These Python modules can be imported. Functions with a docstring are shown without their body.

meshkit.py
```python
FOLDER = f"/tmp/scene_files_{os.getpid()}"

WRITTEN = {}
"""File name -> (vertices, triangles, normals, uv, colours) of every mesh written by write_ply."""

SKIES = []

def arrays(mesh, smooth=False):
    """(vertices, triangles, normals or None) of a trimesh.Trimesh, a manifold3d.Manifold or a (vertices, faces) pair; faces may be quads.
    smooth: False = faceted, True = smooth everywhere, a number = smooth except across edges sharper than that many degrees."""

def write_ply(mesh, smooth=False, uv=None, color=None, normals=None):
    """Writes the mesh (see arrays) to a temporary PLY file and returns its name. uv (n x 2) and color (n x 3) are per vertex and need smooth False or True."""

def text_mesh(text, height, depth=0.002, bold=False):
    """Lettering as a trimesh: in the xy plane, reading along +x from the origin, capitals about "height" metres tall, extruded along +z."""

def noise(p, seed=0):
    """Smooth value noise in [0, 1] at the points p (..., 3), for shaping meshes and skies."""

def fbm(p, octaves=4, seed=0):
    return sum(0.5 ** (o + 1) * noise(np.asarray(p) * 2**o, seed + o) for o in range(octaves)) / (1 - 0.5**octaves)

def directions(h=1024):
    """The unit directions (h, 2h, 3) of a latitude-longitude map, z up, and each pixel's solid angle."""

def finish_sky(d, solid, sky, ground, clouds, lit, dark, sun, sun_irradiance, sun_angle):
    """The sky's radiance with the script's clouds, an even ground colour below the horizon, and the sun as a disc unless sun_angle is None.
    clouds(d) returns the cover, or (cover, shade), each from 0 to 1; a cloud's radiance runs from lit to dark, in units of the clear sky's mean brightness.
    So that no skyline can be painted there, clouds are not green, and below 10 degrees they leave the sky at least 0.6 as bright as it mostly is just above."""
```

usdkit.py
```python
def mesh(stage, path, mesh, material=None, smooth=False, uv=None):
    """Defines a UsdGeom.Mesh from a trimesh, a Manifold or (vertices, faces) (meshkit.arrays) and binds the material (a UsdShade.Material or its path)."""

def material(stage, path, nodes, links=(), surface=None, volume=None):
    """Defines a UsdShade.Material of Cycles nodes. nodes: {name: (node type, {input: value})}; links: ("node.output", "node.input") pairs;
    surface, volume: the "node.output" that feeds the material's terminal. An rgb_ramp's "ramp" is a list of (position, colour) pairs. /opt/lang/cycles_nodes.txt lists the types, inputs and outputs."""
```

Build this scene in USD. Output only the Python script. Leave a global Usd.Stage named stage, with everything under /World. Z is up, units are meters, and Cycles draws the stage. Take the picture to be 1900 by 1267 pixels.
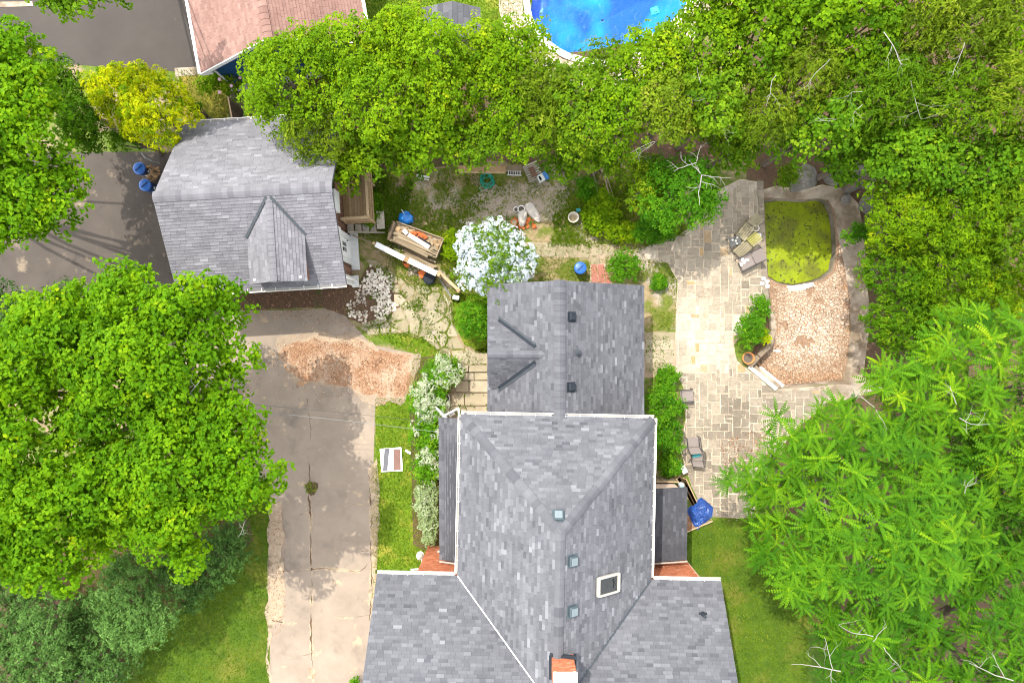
import math, random
import numpy as np, trimesh, usdkit, meshkit
from shapely.geometry import Polygon, Point, LineString, MultiPolygon, box as sbox
from shapely.ops import triangulate as _tri, unary_union
from scipy.spatial import Voronoi, cKDTree
from pxr import Usd, UsdGeom, UsdLux, UsdShade, Sdf, Gf, Vt

stage = Usd.Stage.CreateInMemory()
UsdGeom.SetStageUpAxis(stage, UsdGeom.Tokens.z)
UsdGeom.SetStageMetersPerUnit(stage, 1.0)
UsdGeom.Xform.Define(stage, '/World')
UsdGeom.Scope.Define(stage, '/World/Looks')

# ---------------------------------------------------------------- camera, sky, sun
HC, FP = 35.0, 1260.0                      # drone height in metres, focal length in photo pixels (photo 1900 wide)
cam = UsdGeom.Camera.Define(stage, '/World/camera')
cam.AddTranslateOp().Set(Gf.Vec3d(0, 0, HC))
cam.CreateHorizontalApertureAttr(36.0); cam.CreateVerticalApertureAttr(24.0)
cam.CreateFocalLengthAttr(36.0 * FP / 1900.0)
cam.CreateClippingRangeAttr(Gf.Vec2f(0.1, 2000.0))
cam.CreateExposureAttr(1.5)
SUN_EL = math.radians(60.0)
sun_h = np.array([-0.60, 0.80]); sun_h /= np.linalg.norm(sun_h)
SUN = np.array([sun_h[0] * math.cos(SUN_EL), sun_h[1] * math.cos(SUN_EL), math.sin(SUN_EL)])
SUN_ROT = math.atan2(SUN[0], SUN[1])
dome = UsdLux.DomeLight.Define(stage, '/World/sky')
_skym = usdkit.material(stage, '/World/Looks/sky_look', {
    "s": ("sky_texture", {"sky_type": "single_scattering", "sun_disc": False, "sun_elevation": SUN_EL, "sun_rotation": SUN_ROT}),
    "h": ("hsv", {"saturation": 0.26, "value": 1.3, "fac": 1.0}),                                    # thin bright haze over the whole sky
    "tc": ("texture_coordinate", {}), "n": ("noise_texture", {"scale": 2.2, "detail": 7.0, "roughness": .6, "distortion": .3}),
    "m": ("map_range", {"range_type": "smoothstep", "from_min": .44, "from_max": .66}), "c": ("hsv", {"saturation": 0.10, "value": 2.3, "fac": 1.0}),
    "x": ("mix", {"mix_type": "mix"}), "b": ("background_shader", {"strength": 0.15})},
    [("s.color", "h.color"), ("s.color", "c.color"), ("tc.generated", "n.vector"), ("n.fac", "m.value"), ("m.result", "x.fac"), ("h.color", "x.color1"), ("c.color", "x.color2"), ("x.color", "b.color")], surface="b.background")
UsdShade.MaterialBindingAPI.Apply(dome.GetPrim()).Bind(_skym)
sun = UsdLux.DistantLight.Define(stage, '/World/sun')
sun.CreateIntensityAttr(0.54); sun.CreateNormalizeAttr(True); sun.CreateAngleAttr(0.6); sun.CreateColorAttr(Gf.Vec3f(1.0, 0.95, 0.86))
_z = Gf.Vec3d(*SUN); _r = Gf.Rotation(Gf.Vec3d(0, 0, 1), _z)
sun.AddOrientOp(UsdGeom.XformOp.PrecisionDouble).Set(Gf.Quatd(_r.GetQuat()))
for p_ in (dome.GetPrim(),):
    p_.SetCustomDataByKey('kind', 'structure')

# ---------------------------------------------------------------- helpers
rng = np.random.default_rng(7)
random.seed(7)
ORIG, COUNT = {}, {}

def P(px, py, z=0.0):
    s = (HC - z) / FP
    return np.array([(px - 950.0) * s, (633.5 - py) * s, z])
def P2(pts, z=0.0):
    return np.array([P(x, y, z)[:2] for x, y in pts])
def poly(pts, z=0.0):
    g = Polygon(P2(pts, z))
    return g if g.is_valid else g.buffer(0)

def numbered(parent, name):
    k = COUNT.get((parent, name), 0); COUNT[(parent, name)] = k + 1
    return f'{parent}/{name}' if k == 0 else f'{parent}/{name}_{k:03d}'

def tag(path, label=None, cat=None, group=None, kind=None):
    p = stage.GetPrimAtPath(path)
    for k, v in (('label', label), ('category', cat), ('group', group), ('kind', kind)):
        if v: p.SetCustomDataByKey(k, v)

def thing(name, label, cat, loc=(0, 0, 0), group=None):
    path = numbered('/World', name)
    x = UsdGeom.Xform.Define(stage, path); x.AddTranslateOp().Set(Gf.Vec3d(*map(float, loc)))
    ORIG[path] = np.array(loc, float)
    tag(path, label, cat, group)
    return path

def obj(parent, name, mesh, mat, tone=None, smooth=False, label=None, cat=None, group=None, kind=None):
    """one Mesh prim under a thing (world coordinates in, local out) or under /World"""
    path = numbered(parent or '/World', name)
    v, f = (mesh if isinstance(mesh, tuple) else (np.asarray(mesh.vertices), np.asarray(mesh.faces)))
    o = np.zeros(3)
    if parent:
        top = '/'.join(parent.split('/')[:3]); o = ORIG.get(top, o)
    v = np.asarray(v, float) - o
    g = usdkit.mesh(stage, path, (v, np.asarray(f)), '/World/Looks/' + mat, smooth=smooth)
    if tone is None: tone = 0.5
    pv = UsdGeom.PrimvarsAPI(g)
    if np.ndim(tone) == 0:
        pv.CreatePrimvar("tone", Sdf.ValueTypeNames.FloatArray, "constant").Set(Vt.FloatArray([float(tone)]))
    else:
        tone = np.asarray(tone, np.float32)
        pv.CreatePrimvar("tone", Sdf.ValueTypeNames.FloatArray, "uniform" if len(tone) == len(f) else "vertex").Set(Vt.FloatArray.FromNumpy(tone))
    tag(path, label, cat, group, kind)
    return path

class MB:
    """collects triangles with one tone per face"""
    def __init__(s): s.v, s.f, s.t, s.n = [], [], [], 0
    def add(s, v, f, t=0.5):
        v = np.asarray(v, float); f = np.asarray(f, int)
        s.v.append(v); s.f.append(f + s.n); s.t.append(np.broadcast_to(np.asarray(t, float), (len(f),)).copy()); s.n += len(v); return s
    def mesh(s, m, t=0.5): return s.add(m.vertices, m.faces, t)
    def empty(s): return not s.f
    def out(s): return (np.vstack(s.v), np.vstack(s.f)), np.concatenate(s.t)
    def build(s, parent, name, mat, **k):
        m, t = s.out(); return obj(parent, name, m, mat, tone=t, **k)

def norm(a): a = np.asarray(a, float); return a / np.maximum(np.linalg.norm(a, axis=-1, keepdims=True), 1e-9)
def bx(c, size, ax=None, bev=0.0):
    """box centre c, size, axes as rows of ax; slight chamfer when bev"""
    sx, sy, sz = np.array(size) / 2.0
    if bev <= 0:
        v = np.array([[x, y, z] for z in (-sz, sz) for y in (-sy, sy) for x in (-sx, sx)], float)
        f = np.array([[0, 2, 3], [0, 3, 1], [4, 5, 7], [4, 7, 6], [0, 1, 5], [0, 5, 4], [2, 6, 7], [2, 7, 3], [0, 4, 6], [0, 6, 2], [1, 3, 7], [1, 7, 5]])
    else:
        b = min(bev, sx * .9, sy * .9, sz * .9)
        pts = []
        for z in (-1, 1):
            for y in (-1, 1):
                for x in (-1, 1):
                    pts += [[x * (sx - b), y * (sy - b), z * sz], [x * sx, y * (sy - b), z * (sz - b)], [x * (sx - b), y * sy, z * (sz - b)]]
        h = trimesh.convex.convex_hull(np.array(pts)); v, f = np.array(h.vertices), np.array(h.faces)
    if ax is not None: v = v @ np.asarray(ax, float)
    return v + np.asarray(c, float), f
def yaw(a):
    c, s = math.cos(a), math.sin(a); return np.array([[c, s, 0], [-s, c, 0], [0, 0, 1.0]])
def beam(p, q, w, h, up=(0, 0, 1), bev=0.0):
    p, q = np.asarray(p, float), np.asarray(q, float); d = q - p; L = np.linalg.norm(d); x = d / L
    y = np.cross(up, x); n = np.linalg.norm(y); y = np.array([0, 1, 0.]) if n < 1e-6 else y / n
    if n < 1e-6: y = norm(np.cross((0, 1, 0), x))
    z = np.cross(x, y)
    return bx((p + q) / 2, (L, w, h), np.array([x, y, z]), bev)
def tube(pts, rad, n=6, cap=True):
    pts = np.asarray(pts, float); rad = np.broadcast_to(np.asarray(rad, float), (len(pts),))
    d = norm(np.gradient(pts, axis=0)); ref = np.array([0.13, 0.21, 0.97]); ref = np.array([1.0, .1, 0]) if abs(d[0] @ ref) > .9 else ref
    a = norm(np.cross(d, ref)); b = np.cross(d, a)
    th = np.arange(n) * 2 * math.pi / n
    v = (pts[:, None] + rad[:, None, None] * (a[:, None] * np.cos(th)[None, :, None] + b[:, None] * np.sin(th)[None, :, None])).reshape(-1, 3)
    f = []
    for i in range(len(pts) - 1):
        for j in range(n):
            k = (j + 1) % n; A, B, C, D = i * n + j, i * n + k, (i + 1) * n + k, (i + 1) * n + j
            f += [[A, B, C], [A, C, D]]
    if cap:
        m = (len(pts) - 1) * n
        f += [[0, j + 1, j] for j in range(1, n - 1)] + [[m, m + j, m + j + 1] for j in range(1, n - 1)]
    return v, np.array(f)
def lathe(prof, c, n=20, ax=None):
    """profile of (r, z) revolved about z at c"""
    prof = np.asarray(prof, float); th = np.arange(n) * 2 * math.pi / n
    v = np.stack([prof[:, None, 0] * np.cos(th), prof[:, None, 0] * np.sin(th), np.broadcast_to(prof[:, None, 1], (len(prof), n))], -1).reshape(-1, 3)
    f = []
    for i in range(len(prof) - 1):
        for j in range(n):
            k = (j + 1) % n; A, B, C, D = i * n + j, i * n + k, (i + 1) * n + k, (i + 1) * n + j
            f += [[A, B, C], [A, C, D]]
    if ax is not None: v = v @ np.asarray(ax, float)
    return v + np.asarray(c, float), np.array(f)
def prism(pts, z0, z1, bevel=0.0, zf=None):
    """convex polygon (world xy, CCW) as a slab without a bottom; zf(x, y) adds a height"""
    pts = np.asarray(pts, float); n = len(pts); c = pts.mean(0)
    if np.sum(pts[:, 0] * np.roll(pts[:, 1], -1) - np.roll(pts[:, 0], -1) * pts[:, 1]) < 0: pts = pts[::-1]
    top = c + (pts - c) * (1 - bevel / max(1e-6, np.linalg.norm(pts - c, axis=1).mean())) if bevel else pts
    v = np.vstack([np.c_[pts, np.full(n, z0)], np.c_[pts if not bevel else pts, np.full(n, z1 - (bevel * .5 if bevel else 0))], np.c_[top, np.full(n, z1)]])
    if zf is not None: v[:, 2] += zf(v[:, 0], v[:, 1])
    f = [[2 * n, 2 * n + j, 2 * n + j + 1] for j in range(1, n - 1)]
    for j in range(n):
        k = (j + 1) % n
        f += [[j, k, n + k], [j, n + k, n + j]]
        if bevel: f += [[n + j, n + k, 2 * n + k], [n + j, 2 * n + k, 2 * n + j]]
    if not bevel:
        f = [[a if a < 2 * n else a - n for a in t] for t in f]; v = v[:2 * n]
    return v, np.array(f)
def sheet(g, z=0.0, zf=None, edge=None):
    """flat sheet of a shapely polygon (with holes), optionally cut into a grid of the given edge length"""
    out = MB()
    gs = [g] if isinstance(g, Polygon) else [x for x in g.geoms if isinstance(x, Polygon)]
    for q in gs:
        if q.area < 1e-4: continue
        v2, f = trimesh.creation.triangulate_polygon(q, engine='earcut')
        v = np.c_[v2, np.full(len(v2), z)]
        if edge:
            v, f = trimesh.remesh.subdivide_to_size(v, f, edge, max_iter=12)
        if zf is not None: v[:, 2] += zf(v[:, 0], v[:, 1])
        a = np.cross(v[f[:, 1]] - v[f[:, 0]], v[f[:, 2]] - v[f[:, 0]])[:, 2]
        f = np.where((a < 0)[:, None], f[:, ::-1], f)
        out.add(v, f)
    return out.out()[0]
def wobble(g, amp=0.12, freq=1.2, seed=0, step=0.25):
    """a polygon with a naturally uneven outline"""
    g = g.segmentize(step); c = np.array(g.exterior.coords)[:-1]
    n1 = meshkit.fbm(np.c_[c * freq, np.zeros(len(c))], 3, seed) - .5; n2 = meshkit.fbm(np.c_[c * freq, np.full(len(c), 9.0)], 3, seed + 5) - .5
    return Polygon(c + 2 * amp * np.c_[n1, n2]).buffer(0)
def jitter_in(g, spacing, r, tries=1.0):
    """jittered points inside a polygon"""
    x0, y0, x1, y1 = g.bounds
    xs, ys = np.meshgrid(np.arange(x0, x1 + spacing, spacing), np.arange(y0, y1 + spacing, spacing * .87))
    xs = xs + (np.arange(xs.shape[0]) % 2)[:, None] * spacing / 2
    p = np.c_[xs.ravel(), ys.ravel()] + r.normal(0, spacing * .24, (xs.size, 2))
    import shapely
    return p[shapely.contains_xy(g, p[:, 0], p[:, 1])]
def uniform_in(g, n, r):
    import shapely
    x0, y0, x1, y1 = g.bounds; m = int(n * (x1 - x0) * (y1 - y0) / max(g.area, 1e-6)) + 8
    p = np.c_[r.uniform(x0, x1, m), r.uniform(y0, y1, m)]
    return p[shapely.contains_xy(g, p[:, 0], p[:, 1])]
def cells(g, spacing, r, gap, jit=.3):
    """Voronoi cells clipped to polygon g and shrunk by gap: a list of convex point arrays"""
    x0, y0, x1, y1 = g.buffer(spacing * 2).bounds
    xs, ys = np.meshgrid(np.arange(x0, x1, spacing), np.arange(y0, y1, spacing * .9))
    p = np.c_[xs.ravel(), ys.ravel()]; p[:, 0] += (np.arange(xs.shape[0]) % 2).repeat(xs.shape[1]) * spacing * .5
    p += r.normal(0, spacing * jit, p.shape); vo = Voronoi(p); out = []
    for i, reg in enumerate(vo.point_region):
        q = vo.regions[reg]
        if -1 in q or not q: continue
        h = Polygon(vo.vertices[q])
        if not h.intersects(g): continue
        h = h.intersection(g).buffer(-gap).simplify(.008)
        for k in ([h] if isinstance(h, Polygon) else h.geoms):
            if k.area > spacing * spacing * .06:
                c = np.array(k.convex_hull.exterior.coords)[:-1]; out.append(c)
    return out

# ---------------------------------------------------------------- materials
def M(name, nodes, links, surface="p.BSDF"):
    usdkit.material(stage, '/World/Looks/' + name, nodes, links, surface=surface)
WARM = np.array([1.0, .985, .955])
def plain(name, col, rough=0.6, spec=0.5, metallic=0.0, var=0.12, scale=6.0, bump=0.0, bscale=40.0, tonevar=0.0):
    """one colour with soft mottling, optional fine relief; tonevar: how far the per-piece tone changes the brightness"""
    c = np.array(col, float) * .86
    n = {"g": ("geometry", {}), "n": ("noise_texture", {"scale": scale, "detail": 5.0, "roughness": .6}),
         "r": ("rgb_ramp", {"ramp": [(.25, tuple(c * (1 - var))), (.75, tuple(np.minimum(1, c * (1 + var))))]}),
         "p": ("principled_bsdf", {"roughness": rough, "specular_ior_level": spec, "metallic": metallic})}
    l = [("g.position", "n.vector"), ("n.fac", "r.fac")]
    last = "r.color"
    if tonevar:
        n["a"] = ("attribute", {"attribute": "tone"}); n["t"] = ("map_range", {"from_min": 0.0, "from_max": 1.0, "to_min": 1 - tonevar, "to_max": 1 + tonevar})
        n["m"] = ("vector_math", {"math_type": "scale"})
        l += [("a.fac", "t.value"), ("r.color", "m.vector1"), ("t.result", "m.scale")]; last = "m.vector"
    l.append((last, "p.base_color"))
    if bump:
        n["bn"] = ("noise_texture", {"scale": bscale, "detail": 4.0}); n["b"] = ("bump", {"strength": bump, "distance": .02})
        l += [("g.position", "bn.vector"), ("bn.fac", "b.height"), ("b.normal", "p.normal")]
    M(name, n, l)
def tonal(name, ramp, rough=0.7, spec=0.3, grain=0.25, gscale=30.0, stretch=(1, 1, 1), bump=0.0):
    """colour picked by the per-piece tone, with grain"""
    k = np.array([.665, .668, .685]) if 'shingle' in name else .84 * WARM; ramp = [(p, tuple(np.array(c) * k)) for p, c in ramp]
    n = {"g": ("geometry", {}), "a": ("attribute", {"attribute": "tone"}), "r": ("rgb_ramp", {"ramp": ramp}), "mp": ("mapping", {"scale": stretch}),
         "n": ("noise_texture", {"scale": gscale, "detail": 5.0, "roughness": .65}), "w": ("noise_texture", {"scale": .9, "detail": 6.0, "roughness": .7, "distortion": .5}),
         "wr": ("map_range", {"from_min": .3, "from_max": .7, "to_min": .86, "to_max": 1.14}), "tw": ("math", {"math_type": "multiply"}),
         "t": ("map_range", {"from_min": .2, "from_max": .8, "to_min": 1 - grain, "to_max": 1 + grain}), "m": ("vector_math", {"math_type": "scale"}),
         "p": ("principled_bsdf", {"roughness": rough, "specular_ior_level": spec})}
    l = [("a.fac", "r.fac"), ("g.position", "mp.vector"), ("mp.vector", "n.vector"), ("n.fac", "t.value"), ("g.position", "w.vector"), ("w.fac", "wr.value"), ("t.result", "tw.value1"), ("wr.result", "tw.value2"), ("r.color", "m.vector1"), ("tw.value", "m.scale"), ("m.vector", "p.base_color")]
    if bump:
        n["b"] = ("bump", {"strength": bump, "distance": .02}); l += [("n.fac", "b.height"), ("b.normal", "p.normal")]
    M(name, n, l)
def leafy(name, ramp, trans=0.35, rough=0.65, spec=0.10, tint=(1.2, 1.12, .5)):
    k = {'leaf_pale': np.array([.95, .95, 1.2]), 'leaf_gold': np.array([1.0, 1.12, .8]), 'leaf_frond': np.array([.98, .98, .5]), 'leaf_yew': np.array([1.12, 1.2, .75]), 'leaf_olive': np.array([1.05, 1.12, .7]), 'leaf_lime': np.array([1.1, 1.14, .7]), 'leaf_maple': np.array([1.2, 1.14, .7])}.get(name, np.array([1.2, 1.16, .7]) if name.startswith('leaf') else np.ones(3)); ramp = [(p, tuple(np.array(c) * k)) for p, c in ramp]
    n = {"a": ("attribute", {"attribute": "tone"}), "r": ("rgb_ramp", {"ramp": ramp}), "p": ("principled_bsdf", {"roughness": rough, "specular_ior_level": spec}),
         "m": ("vector_math", {"math_type": "multiply", "vector2": tint}), "t": ("translucent_bsdf", {}), "x": ("mix_closure", {"fac": trans})}
    M(name, n, [("a.fac", "r.fac"), ("r.color", "p.base_color"), ("r.color", "m.vector1"), ("m.vector", "t.color"), ("p.BSDF", "x.closure1"), ("t.BSDF", "x.closure2")], "x.closure")
def blend(name, layers, rough=0.85, bump=.3, bscale=25.0, spec=0.25):
    """several grounds mixed by noises: layers = [(colour, colour2, noise scale)] then (threshold, width, scale, seed offset) for the next layer over it"""
    n = {"g": ("geometry", {}), "p": ("principled_bsdf", {"roughness": rough, "specular_ior_level": spec})}; l = []; last = None
    for i, L in enumerate(layers):
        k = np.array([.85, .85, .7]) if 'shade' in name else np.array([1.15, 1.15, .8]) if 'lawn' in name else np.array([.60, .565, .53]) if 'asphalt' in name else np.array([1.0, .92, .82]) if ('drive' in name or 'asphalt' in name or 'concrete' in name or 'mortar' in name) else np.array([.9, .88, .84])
        c1, c2, sc = tuple(np.array(L[0]) * k), tuple(np.array(L[1]) * k), L[2]
        n[f"n{i}"] = ("noise_texture", {"scale": sc, "detail": 6.0, "roughness": .65}); n[f"r{i}"] = ("rgb_ramp", {"ramp": [(.3, c1), (.7, c2)]})
        l += [("g.position", f"n{i}.vector"), (f"n{i}.fac", f"r{i}.fac")]
        if last is None: last = f"r{i}.color"
        else:
            th, wd, ms, off = L[3:]
            n[f"o{i}"] = ("mapping", {"location": (off, off * .7, 0)}); n[f"k{i}"] = ("noise_texture", {"scale": ms, "detail": 5.0, "roughness": .6})
            n[f"s{i}"] = ("map_range", {"range_type": "smoothstep", "from_min": th - wd, "from_max": th + wd}); n[f"x{i}"] = ("mix", {"mix_type": "mix"})
            l += [("g.position", f"o{i}.vector"), (f"o{i}.vector", f"k{i}.vector"), (f"k{i}.fac", f"s{i}.value"), (f"s{i}.result", f"x{i}.fac"), (last, f"x{i}.color1"), (f"r{i}.color", f"x{i}.color2")]
            last = f"x{i}.color"
    l.append((last, "p.base_color"))
    if bump:
        n["bn"] = ("noise_texture", {"scale": bscale, "detail": 5.0}); n["b"] = ("bump", {"strength": bump, "distance": .03})
        l += [("g.position", "bn.vector"), ("bn.fac", "b.height"), ("b.normal", "p.normal")]
    M(name, n, l)

DIRT, DIRT2 = (.20, .145, .085), (.34, .26, .165)
GRASS, GRASS2 = (.055, .105, .010), (.14, .19, .018)
blend('ground_look', [(DIRT, DIRT2, 2.0), (GRASS, GRASS2, 5.0, .46, .08, .7, 3.0)])
blend('yard_look', [((.21, .155, .085), (.36, .28, .16), 5.0), ((.30, .25, .22), (.46, .39, .33), 14.0, .56, .06, .5, 11.0), ((.07, .105, .015), (.17, .19, .03), 7.0, .50, .07, .9, 5.0)])
blend('gravel_look', [((.24, .19, .15), (.46, .39, .32), 16.0), ((.09, .11, .025), (.2, .2, .05), 8.0, .60, .06, 1.3, 2.0)], bscale=40)
blend('lawn_look', [((.055, .11, .004), (.115, .175, .007), 3.0), ((.16, .17, .02), (.26, .23, .05), 6.0, .58, .08, .8, 4.0)], bump=.6, bscale=45)
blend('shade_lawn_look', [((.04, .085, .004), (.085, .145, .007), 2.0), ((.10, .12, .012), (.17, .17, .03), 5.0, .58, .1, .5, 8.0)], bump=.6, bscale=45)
blend('moss_lawn_look', [((.09, .085, .012), (.17, .14, .025), 2.0), ((.25, .17, .05), (.33, .23, .08), 5.0, .58, .08, .6, 8.0)], bump=.5, bscale=45)
blend('driveway_look', [((.215, .185, .158), (.285, .248, .212), .7), ((.15, .13, .115), (.20, .175, .155), 3.0, .60, .08, .45, 6.0), ((.35, .285, .205), (.40, .32, .23), 4.0, .66, .05, 1.1, 3.0)], bump=.12, bscale=90)
blend('asphalt_look', [((.098, .084, .072), (.135, .117, .102), .6), ((.22, .18, .135), (.36, .30, .22), 6.0, .635, .05, .9, 6.0), ((.06, .05, .042), (.08, .07, .06), 3.0, .66, .05, .7, 15.0)], bump=.12, bscale=90)
blend('dark_asphalt_look', [((.080, .070, .064), (.105, .094, .086), .5), ((.14, .12, .1), (.19, .165, .14), 5.0, .70, .04, .6, 6.0)], bump=.12, bscale=90)
blend('sand_strip_look', [((.30, .23, .16), (.42, .33, .24), 4.0), ((.17, .13, .09), (.2, .16, .11), 3.0, .62, .06, 1.3, 9.0)])
blend('dust_look', [((.27, .215, .16), (.34, .27, .20), 3.0), ((.30, .18, .10), (.36, .22, .13), 7.0, .58, .08, .9, 4.0)])
blend('mulch_look', [((.20, .105, .06), (.36, .205, .12), 14.0), ((.38, .28, .20), (.46, .355, .265), 9.0, .52, .10, .7, 3.0), ((.12, .065, .04), (.18, .09, .05), 8.0, .62, .06, 1.2, 13.0)], bump=.5)
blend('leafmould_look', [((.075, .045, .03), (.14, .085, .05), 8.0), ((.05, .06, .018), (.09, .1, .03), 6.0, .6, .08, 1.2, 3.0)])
blend('mortar_look', [((.40, .345, .275), (.50, .445, .37), 3.0), ((.24, .2, .16), (.32, .28, .22), 5.0, .63, .08, .6, 4.0)])
blend('concrete_look', [((.27, .24, .205), (.42, .375, .325), 1.5), ((.15, .125, .095), (.22, .18, .135), 4.0, .53, .1, .8, 3.0), ((.42, .30, .16), (.48, .36, .2), 3.0, .70, .05, .7, 17.0)], bump=.3, bscale=18)
blend('dark_bank_look', [((.14, .12, .095), (.24, .205, .16), 3.0), ((.09, .085, .05), (.13, .12, .07), 4.0, .56, .1, 1.0, 3.0)], bump=.5, bscale=12)
blend('mudbed_look', [((.22, .14, .095), (.33, .225, .155), 7.0), ((.36, .17, .05), (.42, .22, .07), 8.0, .62, .06, .8, 7.0)], bump=.4)
blend('algae_look', [((.17, .235, .005), (.26, .32, .007), 1.1), ((.11, .13, .014), (.165, .18, .018), 12.0, .53, .10, .9, 5.0), ((.04, .05, .012), (.08, .085, .02), 14.0, .60, .05, 6.5, 31.0)], rough=.45, bump=.25, bscale=16)
blend('rock_look', [((.10, .095, .085), (.21, .195, .175), 3.0), ((.07, .08, .03), (.11, .12, .05), 5.0, .6, .08, 1.6, 3.0)], bump=.5, bscale=9)
blend('crust_look', [((.62, .57, .52), (.74, .70, .66), 5.0)])
plain('white_paint', (.78, .78, .76), .45, .4, var=.05)
plain('dull_white', (.62, .62, .59), .6, .4, var=.10)
plain('gutter_white', (.74, .72, .68), .4, .5, var=.06)
plain('cream_stone', (.70, .66, .58), .8, .2, var=.08, bump=.15)
plain('blue_siding', (.006, .045, .125), .5, .5, var=.10)
plain('blue_plastic', (.016, .115, .42), .38, .5, var=.10)
plain('dark_blue_plastic', (.008, .028, .085), .4, .5, var=.12)
plain('black_plastic', (.02, .024, .03), .4, .5, var=.15)
plain('charcoal_metal', (.020, .025, .032), .75, .2, var=.2)
plain('flashing_metal', (.05, .058, .066), .7, .25, var=.2)
plain('vent_metal', (.055, .075, .085), .5, .4, var=.12)
plain('vent_top', (.15, .185, .195), .5, .4, var=.08)
plain('terracotta', (.52, .125, .03), .75, .3, var=.18, tonevar=.2)
plain('clay_flue', (.55, .22, .07), .75, .3, var=.15)
plain('pot_rim', (.56, .52, .42), .7, .3, var=.12)
plain('pot_green', (.17, .165, .10), .7, .3, var=.2)
plain('pot_soil', (.13, .105, .08), .9, .1, var=.3, scale=30)
plain('sand_fill', (.36, .29, .19), .9, .1, var=.2, scale=30)
plain('teal_cloth', (.06, .34, .36), .8, .2, var=.2)
plain('sling_fabric', (.235, .195, .175), .75, .3, var=.08, scale=12)
plain('chair_frame', (.05, .045, .042), .4, .5)
plain('grey_plank', (.33, .29, .23), .8, .2, var=.2, tonevar=.3)
plain('hose_rubber', (.02, .30, .20), .35, .5)
plain('hose_pale', (.34, .5, .47), .35, .5)
plain('wire_black', (.03, .03, .03), .5, .4)
plain('wire_steel', (.20, .21, .205), .6, .3)
plain('sack_white', (.56, .50, .43), .7, .3, var=.10, bump=.4, bscale=8)
plain('sack_print', (.55, .12, .08), .7, .3)
plain('box_blue', (.05, .18, .42), .6, .3)
plain('glass_dark', (.012, .016, .014), .08, .6)
plain('siding_brown', (.155, .08, .05), .75, .3, var=.2, tonevar=.25)
plain('beige_wall', (.42, .38, .31), .8, .3)
plain('skylight_frame', (.42, .385, .33), .45, .5, var=.06)
plain('skylight_shaft', (.10, .17, .035), .5, .4)
M('liner_blue', {"g": ("geometry", {}), "n": ("noise_texture", {"scale": .28, "detail": 3.0, "distortion": .4}), "r": ("rgb_ramp", {"ramp": [(.42, (.003, .09, .50)), (.60, (.006, .36, .85))]}), "p": ("principled_bsdf", {"roughness": .6})}, [("g.position", "n.vector"), ("n.fac", "r.fac"), ("r.color", "p.base_color")])
plain('float_teal', (.02, .42, .50), .4, .5)
plain('bark', (.13, .105, .08), .9, .1, var=.3, scale=10, bump=.6, bscale=16)
plain('pale_twig', (.27, .25, .215), .85, .15, var=.2)
plain('tan_twig', (.33, .27, .18), .85, .2, var=.2)
plain('rust_metal', (.22, .10, .045), .8, .3, var=.3)
plain('tire_white', (.66, .63, .57), .7, .3, var=.1)
plain('egg_white', (.80, .78, .74), .4, .5)
tonal('shingle_grey', [(0, (.088, .089, .098)), (.35, (.128, .128, .138)), (.65, (.158, .158, .168)), (.88, (.20, .20, .21)), (1, (.255, .257, .27))], .85, .25, .16, 60)
tonal('shingle_light', [(0, (.165, .158, .168)), (.4, (.205, .197, .207)), (.75, (.235, .228, .238)), (1, (.29, .285, .295))], .85, .25, .16, 60)
tonal('shingle_dark', [(0, (.062, .062, .068)), (.6, (.088, .088, .096)), (1, (.135, .136, .148))], .85, .25, .16, 60)
tonal('shingle_pink', [(0, (.26, .145, .115)), (.5, (.33, .19, .15)), (1, (.40, .25, .20))], .85, .2, .14, 50)
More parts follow.
